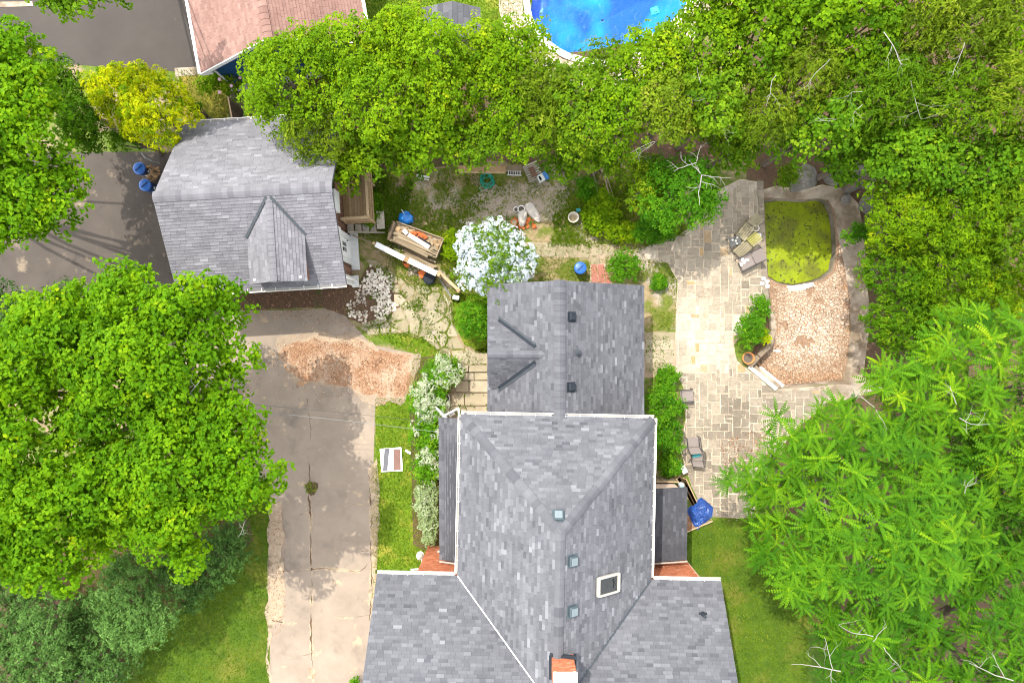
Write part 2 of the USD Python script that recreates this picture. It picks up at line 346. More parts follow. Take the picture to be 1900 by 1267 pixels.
tonal('brick_look', [(0, (.36, .105, .05)), (.5, (.46, .16, .08)), (.9, (.52, .21, .12)), (1, (.55, .33, .22))], .85, .2, .2, 40)
tonal('red_paver', [(0, (.40, .15, .12)), (1, (.48, .21, .17))], .85, .2, .2, 25)
tonal('patio_stone', [(0, (.18, .15, .115)), (.25, (.255, .215, .165)), (.5, (.325, .275, .21)), (.74, (.41, .35, .275)), (.84, (.47, .41, .335)), (.9, (.37, .28, .185)), (.96, (.40, .27, .13)), (1, (.36, .2, .13))], .85, .25, .30, 7, bump=.35)
tonal('flag_stone', [(0, (.25, .21, .13)), (.5, (.32, .275, .18)), (1, (.40, .345, .25))], .85, .25, .18, 4, bump=.25)
tonal('pebble_look', [(0, (.14, .11, .085)), (.3, (.38, .32, .25)), (.7, (.66, .59, .49)), (1, (.84, .79, .70))], .7, .35, .1, 20)
tonal('mud_plate', [(0, (.24, .155, .10)), (.3, (.38, .275, .19)), (.6, (.53, .43, .33)), (1, (.64, .56, .47))], .9, .15, .22, 12, bump=.4)
tonal('chip_look', [(0, (.14, .075, .045)), (.35, (.35, .185, .105)), (.7, (.52, .32, .19)), (1, (.64, .48, .34))], .9, .15, .1, 30)
tonal('paver_cream', [(0, (.40, .31, .23)), (.5, (.50, .40, .30)), (1, (.60, .50, .40))], .85, .25, .12, 20)
tonal('wood_grey', [(0, (.10, .075, .05)), (.4, (.20, .155, .10)), (.7, (.30, .235, .155)), (1, (.44, .36, .25))], .85, .2, .28, 5, stretch=(6, 6, 6))
tonal('wood_tan', [(0, (.20, .125, .06)), (.5, (.33, .22, .115)), (1, (.46, .34, .2))], .8, .25, .24, 12)
tonal('chair_wood', [(0, (.15, .125, .07)), (.5, (.27, .235, .15)), (.8, (.36, .32, .22)), (1, (.38, .36, .10))], .8, .25, .2, 14)
tonal('litter_look', [(0, (.30, .22, .1)), (.5, (.5, .42, .3)), (1, (.7, .66, .58))], .85, .2, .1, 30)
tonal('log_look', [(0, (.24, .15, .08)), (.5, (.40, .26, .14)), (1, (.62, .50, .36))], .85, .2, .2, 18)
leafy('grass_blades', [(0, (.04, .095, .004)), (.5, (.105, .175, .006)), (.8, (.17, .22, .015)), (1, (.34, .29, .09))], .25)
leafy('leaf_maple', [(0, (.030, .098, .002)), (.45, (.075, .19, .003)), (.8, (.13, .255, .004)), (1, (.23, .31, .007))], .40)
leafy('leaf_lime', [(0, (.036, .095, .003)), (.45, (.105, .20, .004)), (.8, (.185, .28, .006)), (1, (.30, .34, .012))], .40)
leafy('leaf_mid', [(0, (.026, .078, .004)), (.5, (.072, .155, .006)), (.85, (.13, .225, .008)), (1, (.21, .27, .015))], .36)
leafy('leaf_deep', [(0, (.018, .062, .004)), (.5, (.05, .13, .005)), (.85, (.092, .20, .007)), (1, (.15, .24, .012))], .34)
leafy('leaf_olive', [(0, (.05, .09, .006)), (.5, (.11, .165, .010)), (.85, (.18, .23, .015)), (1, (.27, .28, .05))], .34)
leafy('leaf_gold', [(0, (.06, .15, .003)), (.35, (.17, .26, .003)), (.7, (.42, .40, .004)), (1, (.58, .52, .007))], .34)
leafy('leaf_cedar', [(0, (.018, .07, .003)), (.5, (.05, .13, .004)), (.85, (.09, .19, .005)), (1, (.15, .23, .008))], .28)
leafy('leaf_yew', [(0, (.030, .065, .022)), (.5, (.065, .13, .042)), (.85, (.11, .20, .07)), (1, (.16, .25, .11))], .22)
leafy('leaf_frond', [(0, (.018, .078, .003)), (.45, (.050, .145, .004)), (.8, (.105, .22, .005)), (1, (.22, .31, .010))], .16)
leafy('leaf_bush', [(0, (.022, .10, .006)), (.5, (.058, .18, .008)), (.85, (.11, .25, .012)), (1, (.18, .30, .025))], .36)
leafy('leaf_pale', [(0, (.16, .24, .06)), (.5, (.28, .36, .13)), (1, (.52, .55, .34))], .3)
leafy('petal_white', [(0, (.42, .47, .50)), (.5, (.58, .63, .68)), (1, (.72, .76, .82))], .25, tint=(1, 1, 1))
leafy('petal_pink', [(0, (.62, .35, .45)), (1, (.7, .5, .6))], .3, tint=(1, 1, 1))
M('brick_mortar', {"p": ("principled_bsdf", {"base_color": (.48, .36, .28), "roughness": .9})}, [])
M('tarp_blue', {"g": ("geometry", {}), "n": ("noise_texture", {"scale": 2.2, "detail": 5.0, "distortion": .8}), "r": ("rgb_ramp", {"ramp": [(.3, (.004, .026, .13)), (.7, (.009, .06, .26))]}),
    "b": ("bump", {"strength": .7, "distance": .06}), "p": ("principled_bsdf", {"roughness": .32, "specular_ior_level": .6})},
  [("g.position", "n.vector"), ("n.fac", "r.fac"), ("r.color", "p.base_color"), ("n.fac", "b.height"), ("b.normal", "p.normal")])
M('tarp_bright', {"g": ("geometry", {}), "n": ("noise_texture", {"scale": 3.0, "detail": 5.0, "distortion": .8}), "r": ("rgb_ramp", {"ramp": [(.3, (.01, .12, .42)), (.7, (.015, .22, .62))]}),
    "b": ("bump", {"strength": .7, "distance": .06}), "p": ("principled_bsdf", {"roughness": .35, "specular_ior_level": .6})},
  [("g.position", "n.vector"), ("n.fac", "r.fac"), ("r.color", "p.base_color"), ("n.fac", "b.height"), ("b.normal", "p.normal")])
M('pool_water', {"g": ("geometry", {}), "n": ("noise_texture", {"scale": 2.6, "detail": 4.0, "distortion": 1.0}), "b": ("bump", {"strength": .9, "distance": .09}),
    "f": ("fresnel", {"IOR": 1.33}), "t": ("transparent_bsdf", {"color": (.42, .86, 1.0)}), "s": ("glossy_bsdf", {"roughness": .03, "color": (1, 1, 1)}), "x": ("mix_closure", {})},
  [("g.position", "n.vector"), ("n.fac", "b.height"), ("b.normal", "f.normal"), ("b.normal", "s.normal"), ("f.fac", "x.fac"), ("t.BSDF", "x.closure1"), ("s.BSDF", "x.closure2")], "x.closure")
M('pane_look', {"f": ("fresnel", {"IOR": 1.5}), "t": ("transparent_bsdf", {"color": (.75, .85, .75)}), "s": ("glossy_bsdf", {"roughness": .02}), "x": ("mix_closure", {})},
  [("f.fac", "x.fac"), ("t.BSDF", "x.closure1"), ("s.BSDF", "x.closure2")], "x.closure")
# ---------------------------------------------------------------- ground and the sheets that lie on it
def zone(name, pts, mat, z, wob=0.1, seed=1, edge=None, zf=None, kind='structure'):
    g = poly(pts)
    if wob: g = wobble(g, wob, 1.3, seed)
    return g, obj(None, name, sheet(g, z, zf, edge), mat, kind=kind)

BASIN_PX = [(1416, 352), (1440, 345), (1490, 352), (1525, 343), (1565, 350), (1592, 378), (1601, 420), (1606, 480), (1612, 560), (1611, 620), (1604, 680), (1596, 716),
            (1540, 712), (1441, 722), (1388, 677), (1424, 635), (1431, 600), (1427, 560), (1421, 500), (1418, 430)]
basin = poly(BASIN_PX)
POOL_PX = [(985, -60), (983, 10), (990, 40), (1010, 70), (1050, 98), (1105, 112), (1150, 112), (1178, 95), (1205, 66), (1240, 45), (1268, 18), (1284, -20), (1290, -60)]
npool = poly(POOL_PX).buffer(.6).buffer(-.6)
big = Polygon([(-220, -220), (220, -220), (220, 220), (-220, 220)])
obj(None, 'ground', sheet(big.difference(basin).difference(npool.buffer(.02)), 0.0), 'ground_look', kind='structure')

neigh_lawn, _ = zone('lawn', [(660, -90), (1000, -90), (985, 20), (1010, 130), (660, 160)], 'lawn_look', .004, 0, 3)
side_lawn, _ = zone('lawn', [(690, 622), (735, 618), (790, 628), (850, 665), (905, 640), (905, 700), (840, 720), (820, 765), (818, 1035), (785, 1075), (698, 1075), (697, 738), (752, 740), (768, 655)], 'lawn_look', .004, .06, 4)
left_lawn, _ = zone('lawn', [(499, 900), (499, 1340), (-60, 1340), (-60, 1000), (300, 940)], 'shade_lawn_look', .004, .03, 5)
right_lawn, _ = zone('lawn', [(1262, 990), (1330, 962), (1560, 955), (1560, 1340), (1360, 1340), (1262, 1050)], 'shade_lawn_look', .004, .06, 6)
moss_lawn, _ = zone('lawn', [(330, 128), (480, 140), (430, 232), (340, 235)], 'moss_lawn_look', .004, .03, 7)
bush_lawn, _ = zone('lawn', [(838, 545), (905, 545), (905, 660), (862, 640), (835, 590)], 'lawn_look', .004, .06, 8)
yard, _ = zone('yard', [(610, 330), (760, 318), (900, 306), (1180, 300), (1262, 445), (1180, 462), (1195, 540), (905, 540), (850, 562), (760, 530), (690, 500), (650, 470), (615, 420)], 'yard_look', .004, .12, 9)
zone('gravel_patch', [(872, 360), (900, 340), (960, 330), (1048, 335), (1050, 380), (1020, 402), (950, 402), (905, 430), (868, 415)], 'gravel_look', .008, .65, 10)
bed, _ = zone('planting_bed', [(1190, 478), (1238, 486), (1256, 520), (1253, 612), (1190, 616)], 'yard_look', .008, .06, 11)
zone('dirt_strip', [(430, 530), (650, 520), (668, 560), (640, 592), (600, 570), (430, 576)], 'leafmould_look', .004, .06, 12)
zone('dirt_strip', [(425, 150), (545, 140), (560, 235), (425, 232)], 'dark_bank_look', .008, .04, 13)
bank = poly([(1385, 270), (1680, 270), (1680, 740), (1560, 760), (1440, 728), (1386, 676), (1412, 520), (1408, 345), (1385, 335)]).difference(basin.buffer(.02))
obj(None, 'pond_bank', sheet(bank, .004), 'leafmould_look', kind='structure')
driveway, _ = zone('driveway', [(501, 1340), (501, 905), (440, 880), (300, 700), (300, 575), (551, 576), (602, 572), (640, 585), (690, 640), (766, 655), (754, 741), (697, 735), (693, 860), (686, 880), (690, 960), (688, 1040), (691, 1100), (688, 1140), (682, 1340)], 'driveway_look', .008, .02, 15)
lot, _ = zone('asphalt_yard', [(-260, 282), (320, 282), (440, 500), (440, 575), (330, 640), (-260, 740)], 'asphalt_look', .012, 0, 16)
neigh_drive, _ = zone('neighbour_driveway', [(-260, -120), (345, -120), (374, 128), (324, 133), (100, 118), (-260, 60)], 'dark_asphalt_look', .008, 0, 18)
zone('concrete_kerb', [(324, 127), (374, 124), (376, 139), (326, 143)], 'concrete_look', .016, 0, 19)
obj(None, 'kerb_strip', sheet(poly([(-60, 5), (60, 3), (62, 12), (-60, 16)]), .016), 'concrete_look', kind='structure')
zone('sand_strip', [(684, 872), (700, 850), (704, 930), (703, 1000), (699, 1110), (690, 1150), (683, 1100), (690, 1030), (684, 960)], 'sand_strip_look', .0125, .10, 20)
zone('sand_strip', [(500, 930), (526, 930), (528, 1060), (526, 1140), (503, 1170), (499, 1340), (496, 1340), (497, 1000)], 'sand_strip_look', .0126, .28, 21)
mulch, _ = zone('mulch_patch', [(520, 645), (560, 625), (650, 628), (692, 643), (764, 655), (754, 740), (700, 735), (640, 722), (570, 706), (532, 690)], 'mulch_look', .016, .25, 22)
obj(None, 'wood_dust', sheet(wobble(mulch.buffer(.22), .45, 1.1, 5), .0157), 'dust_look', kind='structure')
zone('pale_dust', [(555, 630), (600, 615), (690, 636), (700, 655), (640, 640)], 'sand_strip_look', .0163, .2, 23)
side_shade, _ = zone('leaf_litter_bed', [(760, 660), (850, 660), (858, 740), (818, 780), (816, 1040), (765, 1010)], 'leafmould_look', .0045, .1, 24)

# sun-bleached bands along the driveway joints
def band(pts, w, seed):
    v, f = crack(pts, 1.0, seed); n = len(v) // 2; m = (v[:n] + v[n:]) / 2; d = norm(v[:n] - v[n:]); k = w * np.clip(2.4 * (meshkit.fbm(m * 1.2, 3, seed + 40) - .28), .03, 1.3)[:, None]
    v = np.vstack([m + d * k, m - d * k]); v[:, 2] = .0128; return v, f
zone('shrub_bed', [(-90, 1030), (200, 1000), (460, 950), (470, 1000), (400, 1080), (250, 1200), (180, 1340), (-90, 1340)], 'leafmould_look', .006, .1, 27)
for i, q in enumerate(([(470, 60), (980, 110), (1300, 60), (1420, 280), (1200, 310), (900, 300), (740, 318), (620, 330), (470, 160)], [(1380, -120), (2150, -120), (2150, 700), (1690, 700), (1690, 260), (1385, 262)], [(1480, 775), (1690, 705), (2150, 705), (2150, 1420), (1562, 1420), (1562, 955), (1405, 950), (1440, 860)])): zone('woodland_floor', q, 'leafmould_look', .0022 + .0003 * i, .1, 28 + i)
# cracks in the driveway
def crack(pts, w, seed):
    r = np.random.default_rng(seed); p = P2(pts); ln = LineString(p).segmentize(.09); c = np.array(ln.coords); c = c + r.normal(0, .018, c.shape)
    d = norm(np.gradient(c, axis=0)); nn = np.c_[-d[:, 1], d[:, 0]]; ww = w * np.clip(3.2 * (meshkit.fbm(np.c_[c * 1.7, np.full(len(c), seed)], 3, seed) - .40), .04, 1.2)[:, None] * .8
    v = np.vstack([np.c_[c + nn * ww, np.full(len(c), .0135)], np.c_[c - nn * ww, np.full(len(c), .0135)]]); m = len(c)
    f = [[i, m + i, m + i + 1] for i in range(m - 1)] + [[i, m + i + 1, i + 1] for i in range(m - 1)]
    return v, np.array(f)
for i, (pp, w) in enumerate([([(572, 905), (577, 960), (576, 1020), (579, 1080), (577, 1160), (581, 1267)], .055), ([(512, 1059), (560, 1058), (600, 1053), (640, 1058), (668, 1060), (684, 1045)], .03), ([(577, 1128), (566, 1126)], .02),
                             ([(690, 1140), (672, 1142), (652, 1146)], .02), ([(576, 905), (573, 850), (577, 790), (570, 740)], .03), ([(684, 880), (689, 940), (688, 1000), (690, 1090), (686, 1150)], .04), ([(690, 938), (672, 939)], .02), ([(505, 1150), (525, 1154)], .03), ([(690, 1022), (670, 1023)], .015), ([(560, 1215), (585, 1212)], .015)]):
    obj('/World/driveway', 'crack', crack(pp, w, i), 'leafmould_look')
for i, (pp, w) in enumerate([([(572, 905), (577, 960), (576, 1020), (579, 1080), (577, 1160), (581, 1267)], .13), ([(540, 1058), (600, 1053), (640, 1058), (668, 1060)], .09), ([(640, 938), (662, 934), (680, 938)], .1), ([(555, 955), (575, 950)], .08), ([(620, 1146), (655, 1146)], .06)]):
    obj('/World/driveway', 'dust_band', band(pp, w, 60 + i), 'sand_strip_look')
for k, (x, y, rr_) in enumerate(((577, 904, .30), (579, 1248, .24))):
    obj('/World/driveway', 'weed_hole', sheet(wobble(Point(*P(x, y)[:2]).buffer(rr_), .22, 4, 2 + k), .0133), 'mulch_look' if k else 'leafmould_look')
# wood chips on the mulch, leaves on bare ground
def chips(name, g, n, mat, seed, L=.07, W=.03, z=.02, parent=None, spread=.02, tmean=.5):
    r = np.random.default_rng(seed); p = uniform_in(g, n, r); m = len(p)
    a = r.uniform(0, 6.28, m); d = np.c_[np.cos(a), np.sin(a), r.normal(0, .25, m)]; up = norm(np.c_[r.normal(0, .35, (m, 2)), np.ones(m)])
    b = norm(np.cross(up, d)); l = (L * r.uniform(.5, 1.4, m))[:, None] / 2; w = (W * r.uniform(.5, 1.4, m))[:, None] / 2
    c = np.c_[p, z + r.uniform(0, spread, m)]
    v = np.stack([c - d * l, c + b * w, c + d * l, c - b * w], 1).reshape(-1, 3); k = np.arange(m)[:, None] * 4
    f = np.vstack([k + [0, 3, 2], k + [0, 2, 1]]); t = np.tile(np.clip(r.normal(tmean, .25, m), 0, 1), 2)
    return obj(parent, name, (v, f), mat, tone=t, kind='stuff')
chips('wood_chips', mulch.buffer(-.1), 3300, 'chip_look', 31, .085, .045, spread=.05)
chips('wood_chips', wobble(mulch.buffer(.55), .5, 1.2, 8), 1100, 'chip_look', 34, .075, .04, spread=.03, z=.014)
chips('fallen_leaves', poly([(430, 535), (660, 535), (700, 600), (640, 610), (440, 580)]), 700, 'chip_look', 32, .07, .04, tmean=.35)
chips('fallen_leaves', poly([(470, 570), (700, 600), (700, 760), (520, 800), (470, 700)]), 260, 'litter_look', 33, .05, .03)
chips('fallen_leaves', poly([(500, 940), (530, 940), (530, 1160), (500, 1190)]), 420, 'chip_look', 36, .09, .03, tmean=.35)

def blades(name, gs, dens, seed, h=.07, mat='grass_blades', tm=.45, z=.004, thr=None, ns=1.0, w=.02, patch=.35):
    """real grass: short bent blades over a polygon, thinned where a noise is low"""
    if name in ('weed_tufts', 'joint_weeds') and max(g.area for g in gs) > 4: gs = [wobble(g, .55, .7, seed) for g in gs]
    r = np.random.default_rng(seed); p = np.vstack([uniform_in(g, int(dens * g.area), r) for g in gs])
    q = meshkit.fbm(np.c_[p * ns, np.full(len(p), seed)], 4, seed)
    if thr is not None:
        k = q > thr + r.normal(0, .05, len(q)); p, q = p[k], q[k]
    m = len(p); a = r.uniform(0, 6.28, m); hh = h * r.uniform(.5, 1.5, m); lean = r.uniform(.3, 1.1, m)
    d = np.c_[np.cos(a), np.sin(a)]; s = np.c_[-d[:, 1], d[:, 0]] * (w * r.uniform(.6, 1.3, m))[:, None]
    b0 = np.c_[p - s, np.full(m, z)]; b1 = np.c_[p + s, np.full(m, z)]; tp = np.c_[p + d * (hh * lean)[:, None], z + hh]
    v = np.stack([b0, b1, tp], 1).reshape(-1, 3); f = np.arange(3 * m).reshape(-1, 3)
    t = np.clip(tm + patch * (1.0 - 2 * q) * 1.2 + r.normal(0, .16, m), 0, 1)
    return obj(None, name, (v, f), mat, tone=t, kind='stuff')
blades('grass', [side_lawn, neigh_lawn.intersection(sbox(-9, 13, 1.5, 20)), bush_lawn], 420, 41)
blades('grass', [left_lawn.intersection(poly([(120, 900), (500, 900), (500, 1300), (120, 1300)])), right_lawn.intersection(poly([(1262, 940), (1500, 940), (1500, 1300), (1262, 1300)]))], 330, 42, tm=.40)
blades('grass', [moss_lawn], 300, 43, tm=.62)
blades('dry_grass', [yard, bed], 300, 44, h=.09, tm=.74, thr=.46, ns=.9, z=.008, patch=.5)
blades('weed_tufts', [yard.difference(wobble(poly([(890, 340), (1045, 340), (1045, 410), (890, 410)]), .7, .8, 3))], 260, 45, h=.11, tm=.56, thr=.57, ns=.7, z=.008, w=.03)
blades('weed_tufts', [poly([(1075, 330), (1260, 330), (1262, 445), (1180, 460), (1010, 455), (1030, 400)])], 420, 46, h=.16, tm=.58, thr=.42, ns=.8, z=.008, w=.028)
blades('weed_tufts', [poly([(640, 330), (760, 320), (760, 380), (720, 440), (690, 430), (690, 360)])], 500, 47, h=.14, tm=.25, z=.008, w=.03, thr=.35)
blades('weed_tufts', [poly([(800, 430), (850, 430), (855, 540), (820, 500)])], 600, 48, h=.16, tm=.68, z=.008, w=.03, thr=.35)
blades('weed_tufts', [poly([(690, 858), (700, 850), (704, 1130), (690, 1150)])], 160, 49, h=.09, tm=.9, z=.013)

blades('weed_tufts', [Point(*P(577, 904)[:2]).buffer(.32)], 260, 50, h=.1, tm=.5, z=.013, w=.03)
# ---------------------------------------------------------------- patio of cut stone, one piece per stone
patio_g = poly([(1135, 470), (1180, 462), (1252, 442), (1300, 405), (1335, 352), (1372, 333), (1412, 338), (1412, 430), (1415, 500), (1419, 575), (1400, 590), (1362, 640), (1366, 668), (1385, 684), (1436, 724),
                (1530, 724), (1540, 745), (1470, 800), (1430, 860), (1400, 950), (1378, 962), (1310, 958), (1282, 900), (1262, 835), (1272, 780), (1268, 720), (1254, 690), (1253, 615), (1257, 520), (1238, 488), (1180, 482)])
obj(None, 'patio', sheet(wobble(patio_g, .03, 2, 3), .010), 'mortar_look', kind='structure')
def ashlar(g, unit, r, sizes):
    x0, y0, x1, y1 = g.bounds; nx, ny = int((x1 - x0) / unit) + 1, int((y1 - y0) / unit) + 1; used = np.zeros((nx, ny), bool); out = []
    for j in range(ny):
        for i in range(nx):
            if used[i, j]: continue
            for a, b in [sizes[k] for k in r.permutation(len(sizes))] + [(1, 1)]:
                if i + a <= nx and j + b <= ny and not used[i:i + a, j:j + b].any(): break
            else: a, b = 1, 1
            used[i:i + a, j:j + b] = True; out.append((x0 + i * unit, y0 + j * unit, x0 + (i + a) * unit, y0 + (j + b) * unit))
    return out
_r = np.random.default_rng(51); st = []
for (a, b, c, d) in ashlar(patio_g, .215, _r, [(2, 2), (2, 2), (3, 2), (2, 3), (2, 1), (1, 2), (2, 2)]):
    q = sbox(a, b, c, d)
    if not q.intersects(patio_g): continue
    q = q.intersection(patio_g).buffer(-.012 - .012 * _r.random())
    if q.is_empty or not isinstance(q, Polygon) or q.area < .02: continue
    cc = np.array(q.convex_hull.simplify(.02).exterior.coords)[:-1] + _r.normal(0, .016, (len(q.convex_hull.simplify(.02).exterior.coords) - 1, 2)); m = cc.mean(0)
    px, py = 950 + m[0] * 36, 633.5 - m[1] * 36
    k = meshkit.fbm(np.array([[m[0] * .35, m[1] * .35, 2.0]]), 3, 4)[0]
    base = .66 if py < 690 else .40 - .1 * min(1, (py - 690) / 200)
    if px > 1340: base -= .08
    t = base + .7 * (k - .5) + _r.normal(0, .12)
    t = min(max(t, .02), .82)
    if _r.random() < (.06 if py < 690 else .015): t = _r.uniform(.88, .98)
    st.append((cc, t))
st.sort(key=lambda s: -Polygon(s[0]).area)
def pieces(parent, name, items, mat, make, limit=300, restname=None):
    """the first items as prims of their own, the rest joined as one part"""
    rest = MB()
    for i, (geo, t) in enumerate(items):
        v, f = make(geo)
        if i < limit: obj(parent, name, (v, f), mat, tone=float(t))
        else: rest.add(v, f, t)
    if not rest.empty(): rest.build(parent, restname or name + '_field', mat, kind='stuff')
_h = np.random.default_rng(52)
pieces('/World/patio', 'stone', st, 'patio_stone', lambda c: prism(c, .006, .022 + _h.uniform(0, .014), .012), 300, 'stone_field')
chips('fallen_leaves', patio_g, 260, 'litter_look', 53, .05, .035, z=.04)
chips('fallen_leaves', poly([(1290, 930), (1390, 920), (1390, 965), (1300, 965)]), 60, 'litter_look', 54, .07, .05, z=.04, tmean=.7)
chips('fallen_leaves', poly([(1335, 820), (1420, 790), (1430, 850), (1350, 890)]), 420, 'chip_look', 55, .09, .05, z=.04, tmean=.12)

# stepping-stone path west of the patio
obj(None, 'stepping_path', sheet(wobble(poly([(985, 450), (1150, 455), (1152, 482), (985, 476)]), .05, 2, 4), .009), 'sand_strip_look', kind='structure')
for i, (x0, x1, a, b) in enumerate([(975, 1006, 449, 474), (1008, 1031, 450, 476), (1033, 1051, 450, 475), (1053, 1072, 451, 476), (1074, 1094, 452, 477), (1096, 1118, 454, 474), (1119, 1139, 455, 474), (1096, 1113, 476, 490)]):
    q = P2([(x0, a), (x1, a + 1), (x1 - 1, b), (x0 + 1, b + 1)]) + rng.normal(0, .02, (4, 2))
    obj('/World/stepping_path', 'stone', prism(q, .004, .035 + .008 * rng.random(), .02), 'flag_stone', tone=float(rng.uniform(.3, .8)))
# stepping stones beside the annexe
obj(None, 'side_path', sheet(poly([(1192, 616), (1254, 616), (1254, 700), (1192, 700)]), .0095), 'sand_strip_look', kind='structure')
for (x0, x1, a, b) in [(1196, 1252, 616, 629), (1198, 1250, 631, 650), (1197, 1249, 652, 673), (1198, 1226, 675, 690), (1228, 1252, 675, 695)]:
    obj('/World/side_path', 'stone', prism(P2([(x0, a), (x1, a), (x1, b), (x0, b)]) + rng.normal(0, .03, (4, 2)), .004, .034 + .006 * rng.random(), .02), 'flag_stone', tone=float(rng.uniform(.3, .9)))
blades('weed_tufts', [poly([(1193, 612), (1254, 612), (1254, 700), (1193, 700)])], 150, 56, h=.1, tm=.5, thr=.52, ns=1.6, z=.01, w=.03)
# red brick ramp
obj(None, 'brick_ramp', sheet(poly([(1095, 490), (1124, 490), (1137, 528), (1094, 528)]), .010), 'mortar_look', kind='structure')
for k in range(3):
    x0, x1 = 1097 + k * 12.5, 1108.5 + k * 12.5
    for j in range(1):
        obj('/World/brick_ramp', 'paver', prism(P2([(x0, 491), (min(x1, 1124), 491), (x1 + .5, 528), (x0 + .5, 528)] if k < 2 else [(1122, 496), (1123, 496), (1135, 528), (1123, 528)]), .006, .045, .012), 'red_paver', tone=float(rng.random()))

# crazy paving between garage and house
crazy = poly([(655, 475), (700, 480), (760, 525), (815, 530), (840, 560), (842, 600), (862, 640), (905, 660), (905, 700), (852, 690), (790, 632), (735, 618), (690, 625), (660, 600), (700, 590), (735, 560), (700, 500)])
obj(None, 'flagstone_path', sheet(wobble(crazy, .08, 1.4, 6), .0088), 'yard_look', kind='structure')
_r = np.random.default_rng(57)
fl = [(c, float(np.clip(_r.normal(.5, .22), 0, 1))) for c in cells(crazy.buffer(-.05), .74, _r, .045)]
pieces('/World/flagstone_path', 'stone', fl, 'flag_stone', lambda c: prism(c, .004, .030 + _r.uniform(0, .012), .025))
_joint = crazy.difference(unary_union([Polygon(c).buffer(0) for c, t in fl]))
blades('joint_weeds', [crazy], 330, 58, h=.09, tm=.5, thr=.53, ns=1.1, z=.012, w=.03)
blades('joint_weeds', [poly([(690, 490), (800, 540), (840, 560), (840, 600), (760, 570)])], 330, 59, h=.13, tm=.52, thr=.56, ns=1.2, z=.03, w=.035)
# stone steps down to the porch
obj(None, 'stone_steps', sheet(poly([(815, 668), (906, 668), (906, 780), (800, 780)]), .0092), 'sand_strip_look', kind='structure')
for (x0, x1, a, b, z) in [(845, 869, 655, 675, .05), (871, 905, 655, 675, .05), (846, 870, 677, 690, .22), (870, 905, 677, 690, .22), (846, 880, 691, 705, .20), (880, 906, 691, 705, .20), (846, 870, 706, 727, .16), (871, 907, 706, 727, .16), (838, 862, 729, 752, .11), (863, 907, 729, 752, .11), (815, 865, 754, 775, .06), (866, 907, 754, 775, .06)]:
    obj('/World/stone_steps', 'slab', prism(P2([(x0 + .6, a + .5), (x1 - .6, a + .5), (x1 - .6, b - .5), (x0 + .6, b - .5)]) + rng.normal(0, .008, (4, 2)), .002, z + .004 * rng.random(), .018), 'flag_stone', tone=float(rng.uniform(.55, 1)))
blades('joint_weeds', [poly([(845, 728), (905, 728), (905, 733), (845, 733)]), poly([(830, 751), (905, 751), (905, 757), (830, 757)]), poly([(840, 762), (870, 762), (868, 772), (845, 772)])], 260, 60, h=.12, tm=.5, z=.1, w=.03, thr=.5, ns=2)

# river stones
_r = np.random.default_rng(61)
peb_g = wobble(poly([(690, 495), (715, 500), (735, 520), (742, 545), (738, 572), (715, 592), (675, 600), (648, 590), (640, 575), (655, 550), (668, 525)]), .15, 2, 5)
def pebble(c, r):
    m = trimesh.creation.icosphere(1, 1.0); v = np.array(m.vertices)[:]; v = v * (1 + .18 * (meshkit.noise(v * 1.6 + r.uniform(0, 50), 3)[:, None] - .5)) * np.array([r.uniform(.7, 1.2), r.uniform(.7, 1.2), .6])
    return v @ yaw(r.uniform(0, 6.3)) + c, np.array(m.faces)
peb = MB(); pts = jitter_in(peb_g, .105, _r)
for q in pts:
    ed = peb_g.exterior.distance(Point(q))
    if _r.random() > .25 + ed / .45 or (meshkit.fbm(np.array([[q[0] * 1.8, q[1] * 1.8, 3.]]), 3, 2)[0] < .34): continue
    s = _r.uniform(.035, .09); v, f = pebble(np.zeros(3), _r); px = 950 + q[0] * 36; py = 633.5 - q[1] * 36
    dirty = math.exp(-((px - 672) ** 2 + (py - 560) ** 2) / 700.0)
    peb.add(v * s + np.r_[q, .02 + _r.uniform(0, .04)], f, np.clip(_r.normal(.78, .2) - .6 * dirty, 0, 1))
peb.build(None, 'river_stones', 'pebble_look', smooth=True, kind='stuff')
obj(None, 'stone_bed', sheet(peb_g.buffer(.1), .0093), 'leafmould_look', kind='structure')
blades('joint_weeds', [poly([(640, 540), (660, 530), (700, 500), (720, 495), (740, 560), (715, 595), (690, 600)])], 120, 62, h=.14, tm=.4, thr=.56, ns=1.3, z=.03, w=.03)

# ---------------------------------------------------------------- the empty kidney pond: loft of concrete banks, cracked mud, algae water
FLOOR_PX = [(1417, 366), (1440, 368), (1490, 371), (1515, 368), (1537, 371), (1548, 390), (1553, 430), (1566, 490), (1578, 560), (1577, 620), (1572, 670), (1562, 704),
            (1525, 707), (1447, 714), (1402, 677), (1429, 640), (1434, 605), (1430, 562), (1423, 500), (1420, 430)]
ZF = -.75
def ring(pts, z, n=20):
    ln = LineString([*map(tuple, P2(pts, 0))]).coords
    return np.array([P(x, y, z) for x, y in pts])
def loft(rings):
    out = MB(); n = len(rings[0]); v = np.vstack(rings); f = []
    for i in range(len(rings) - 1):
        for j in range(n):
            k = (j + 1) % n; A, B, C, D = i * n + j, i * n + k, (i + 1) * n + k, (i + 1) * n + j
            f += [[A, C, B], [A, D, C]]
    return v, np.array(f)
def dense(pts, m=6):
    out = []
    for i in range(len(pts)):
        a, b = np.array(pts[i], float), np.array(pts[(i + 1) % len(pts)], float)
        for k in range(m): out.append(tuple(a + (b - a) * k / m))
    return out
B_, F_ = np.array(dense(BASIN_PX)), np.array(dense(FLOOR_PX))
rings = []
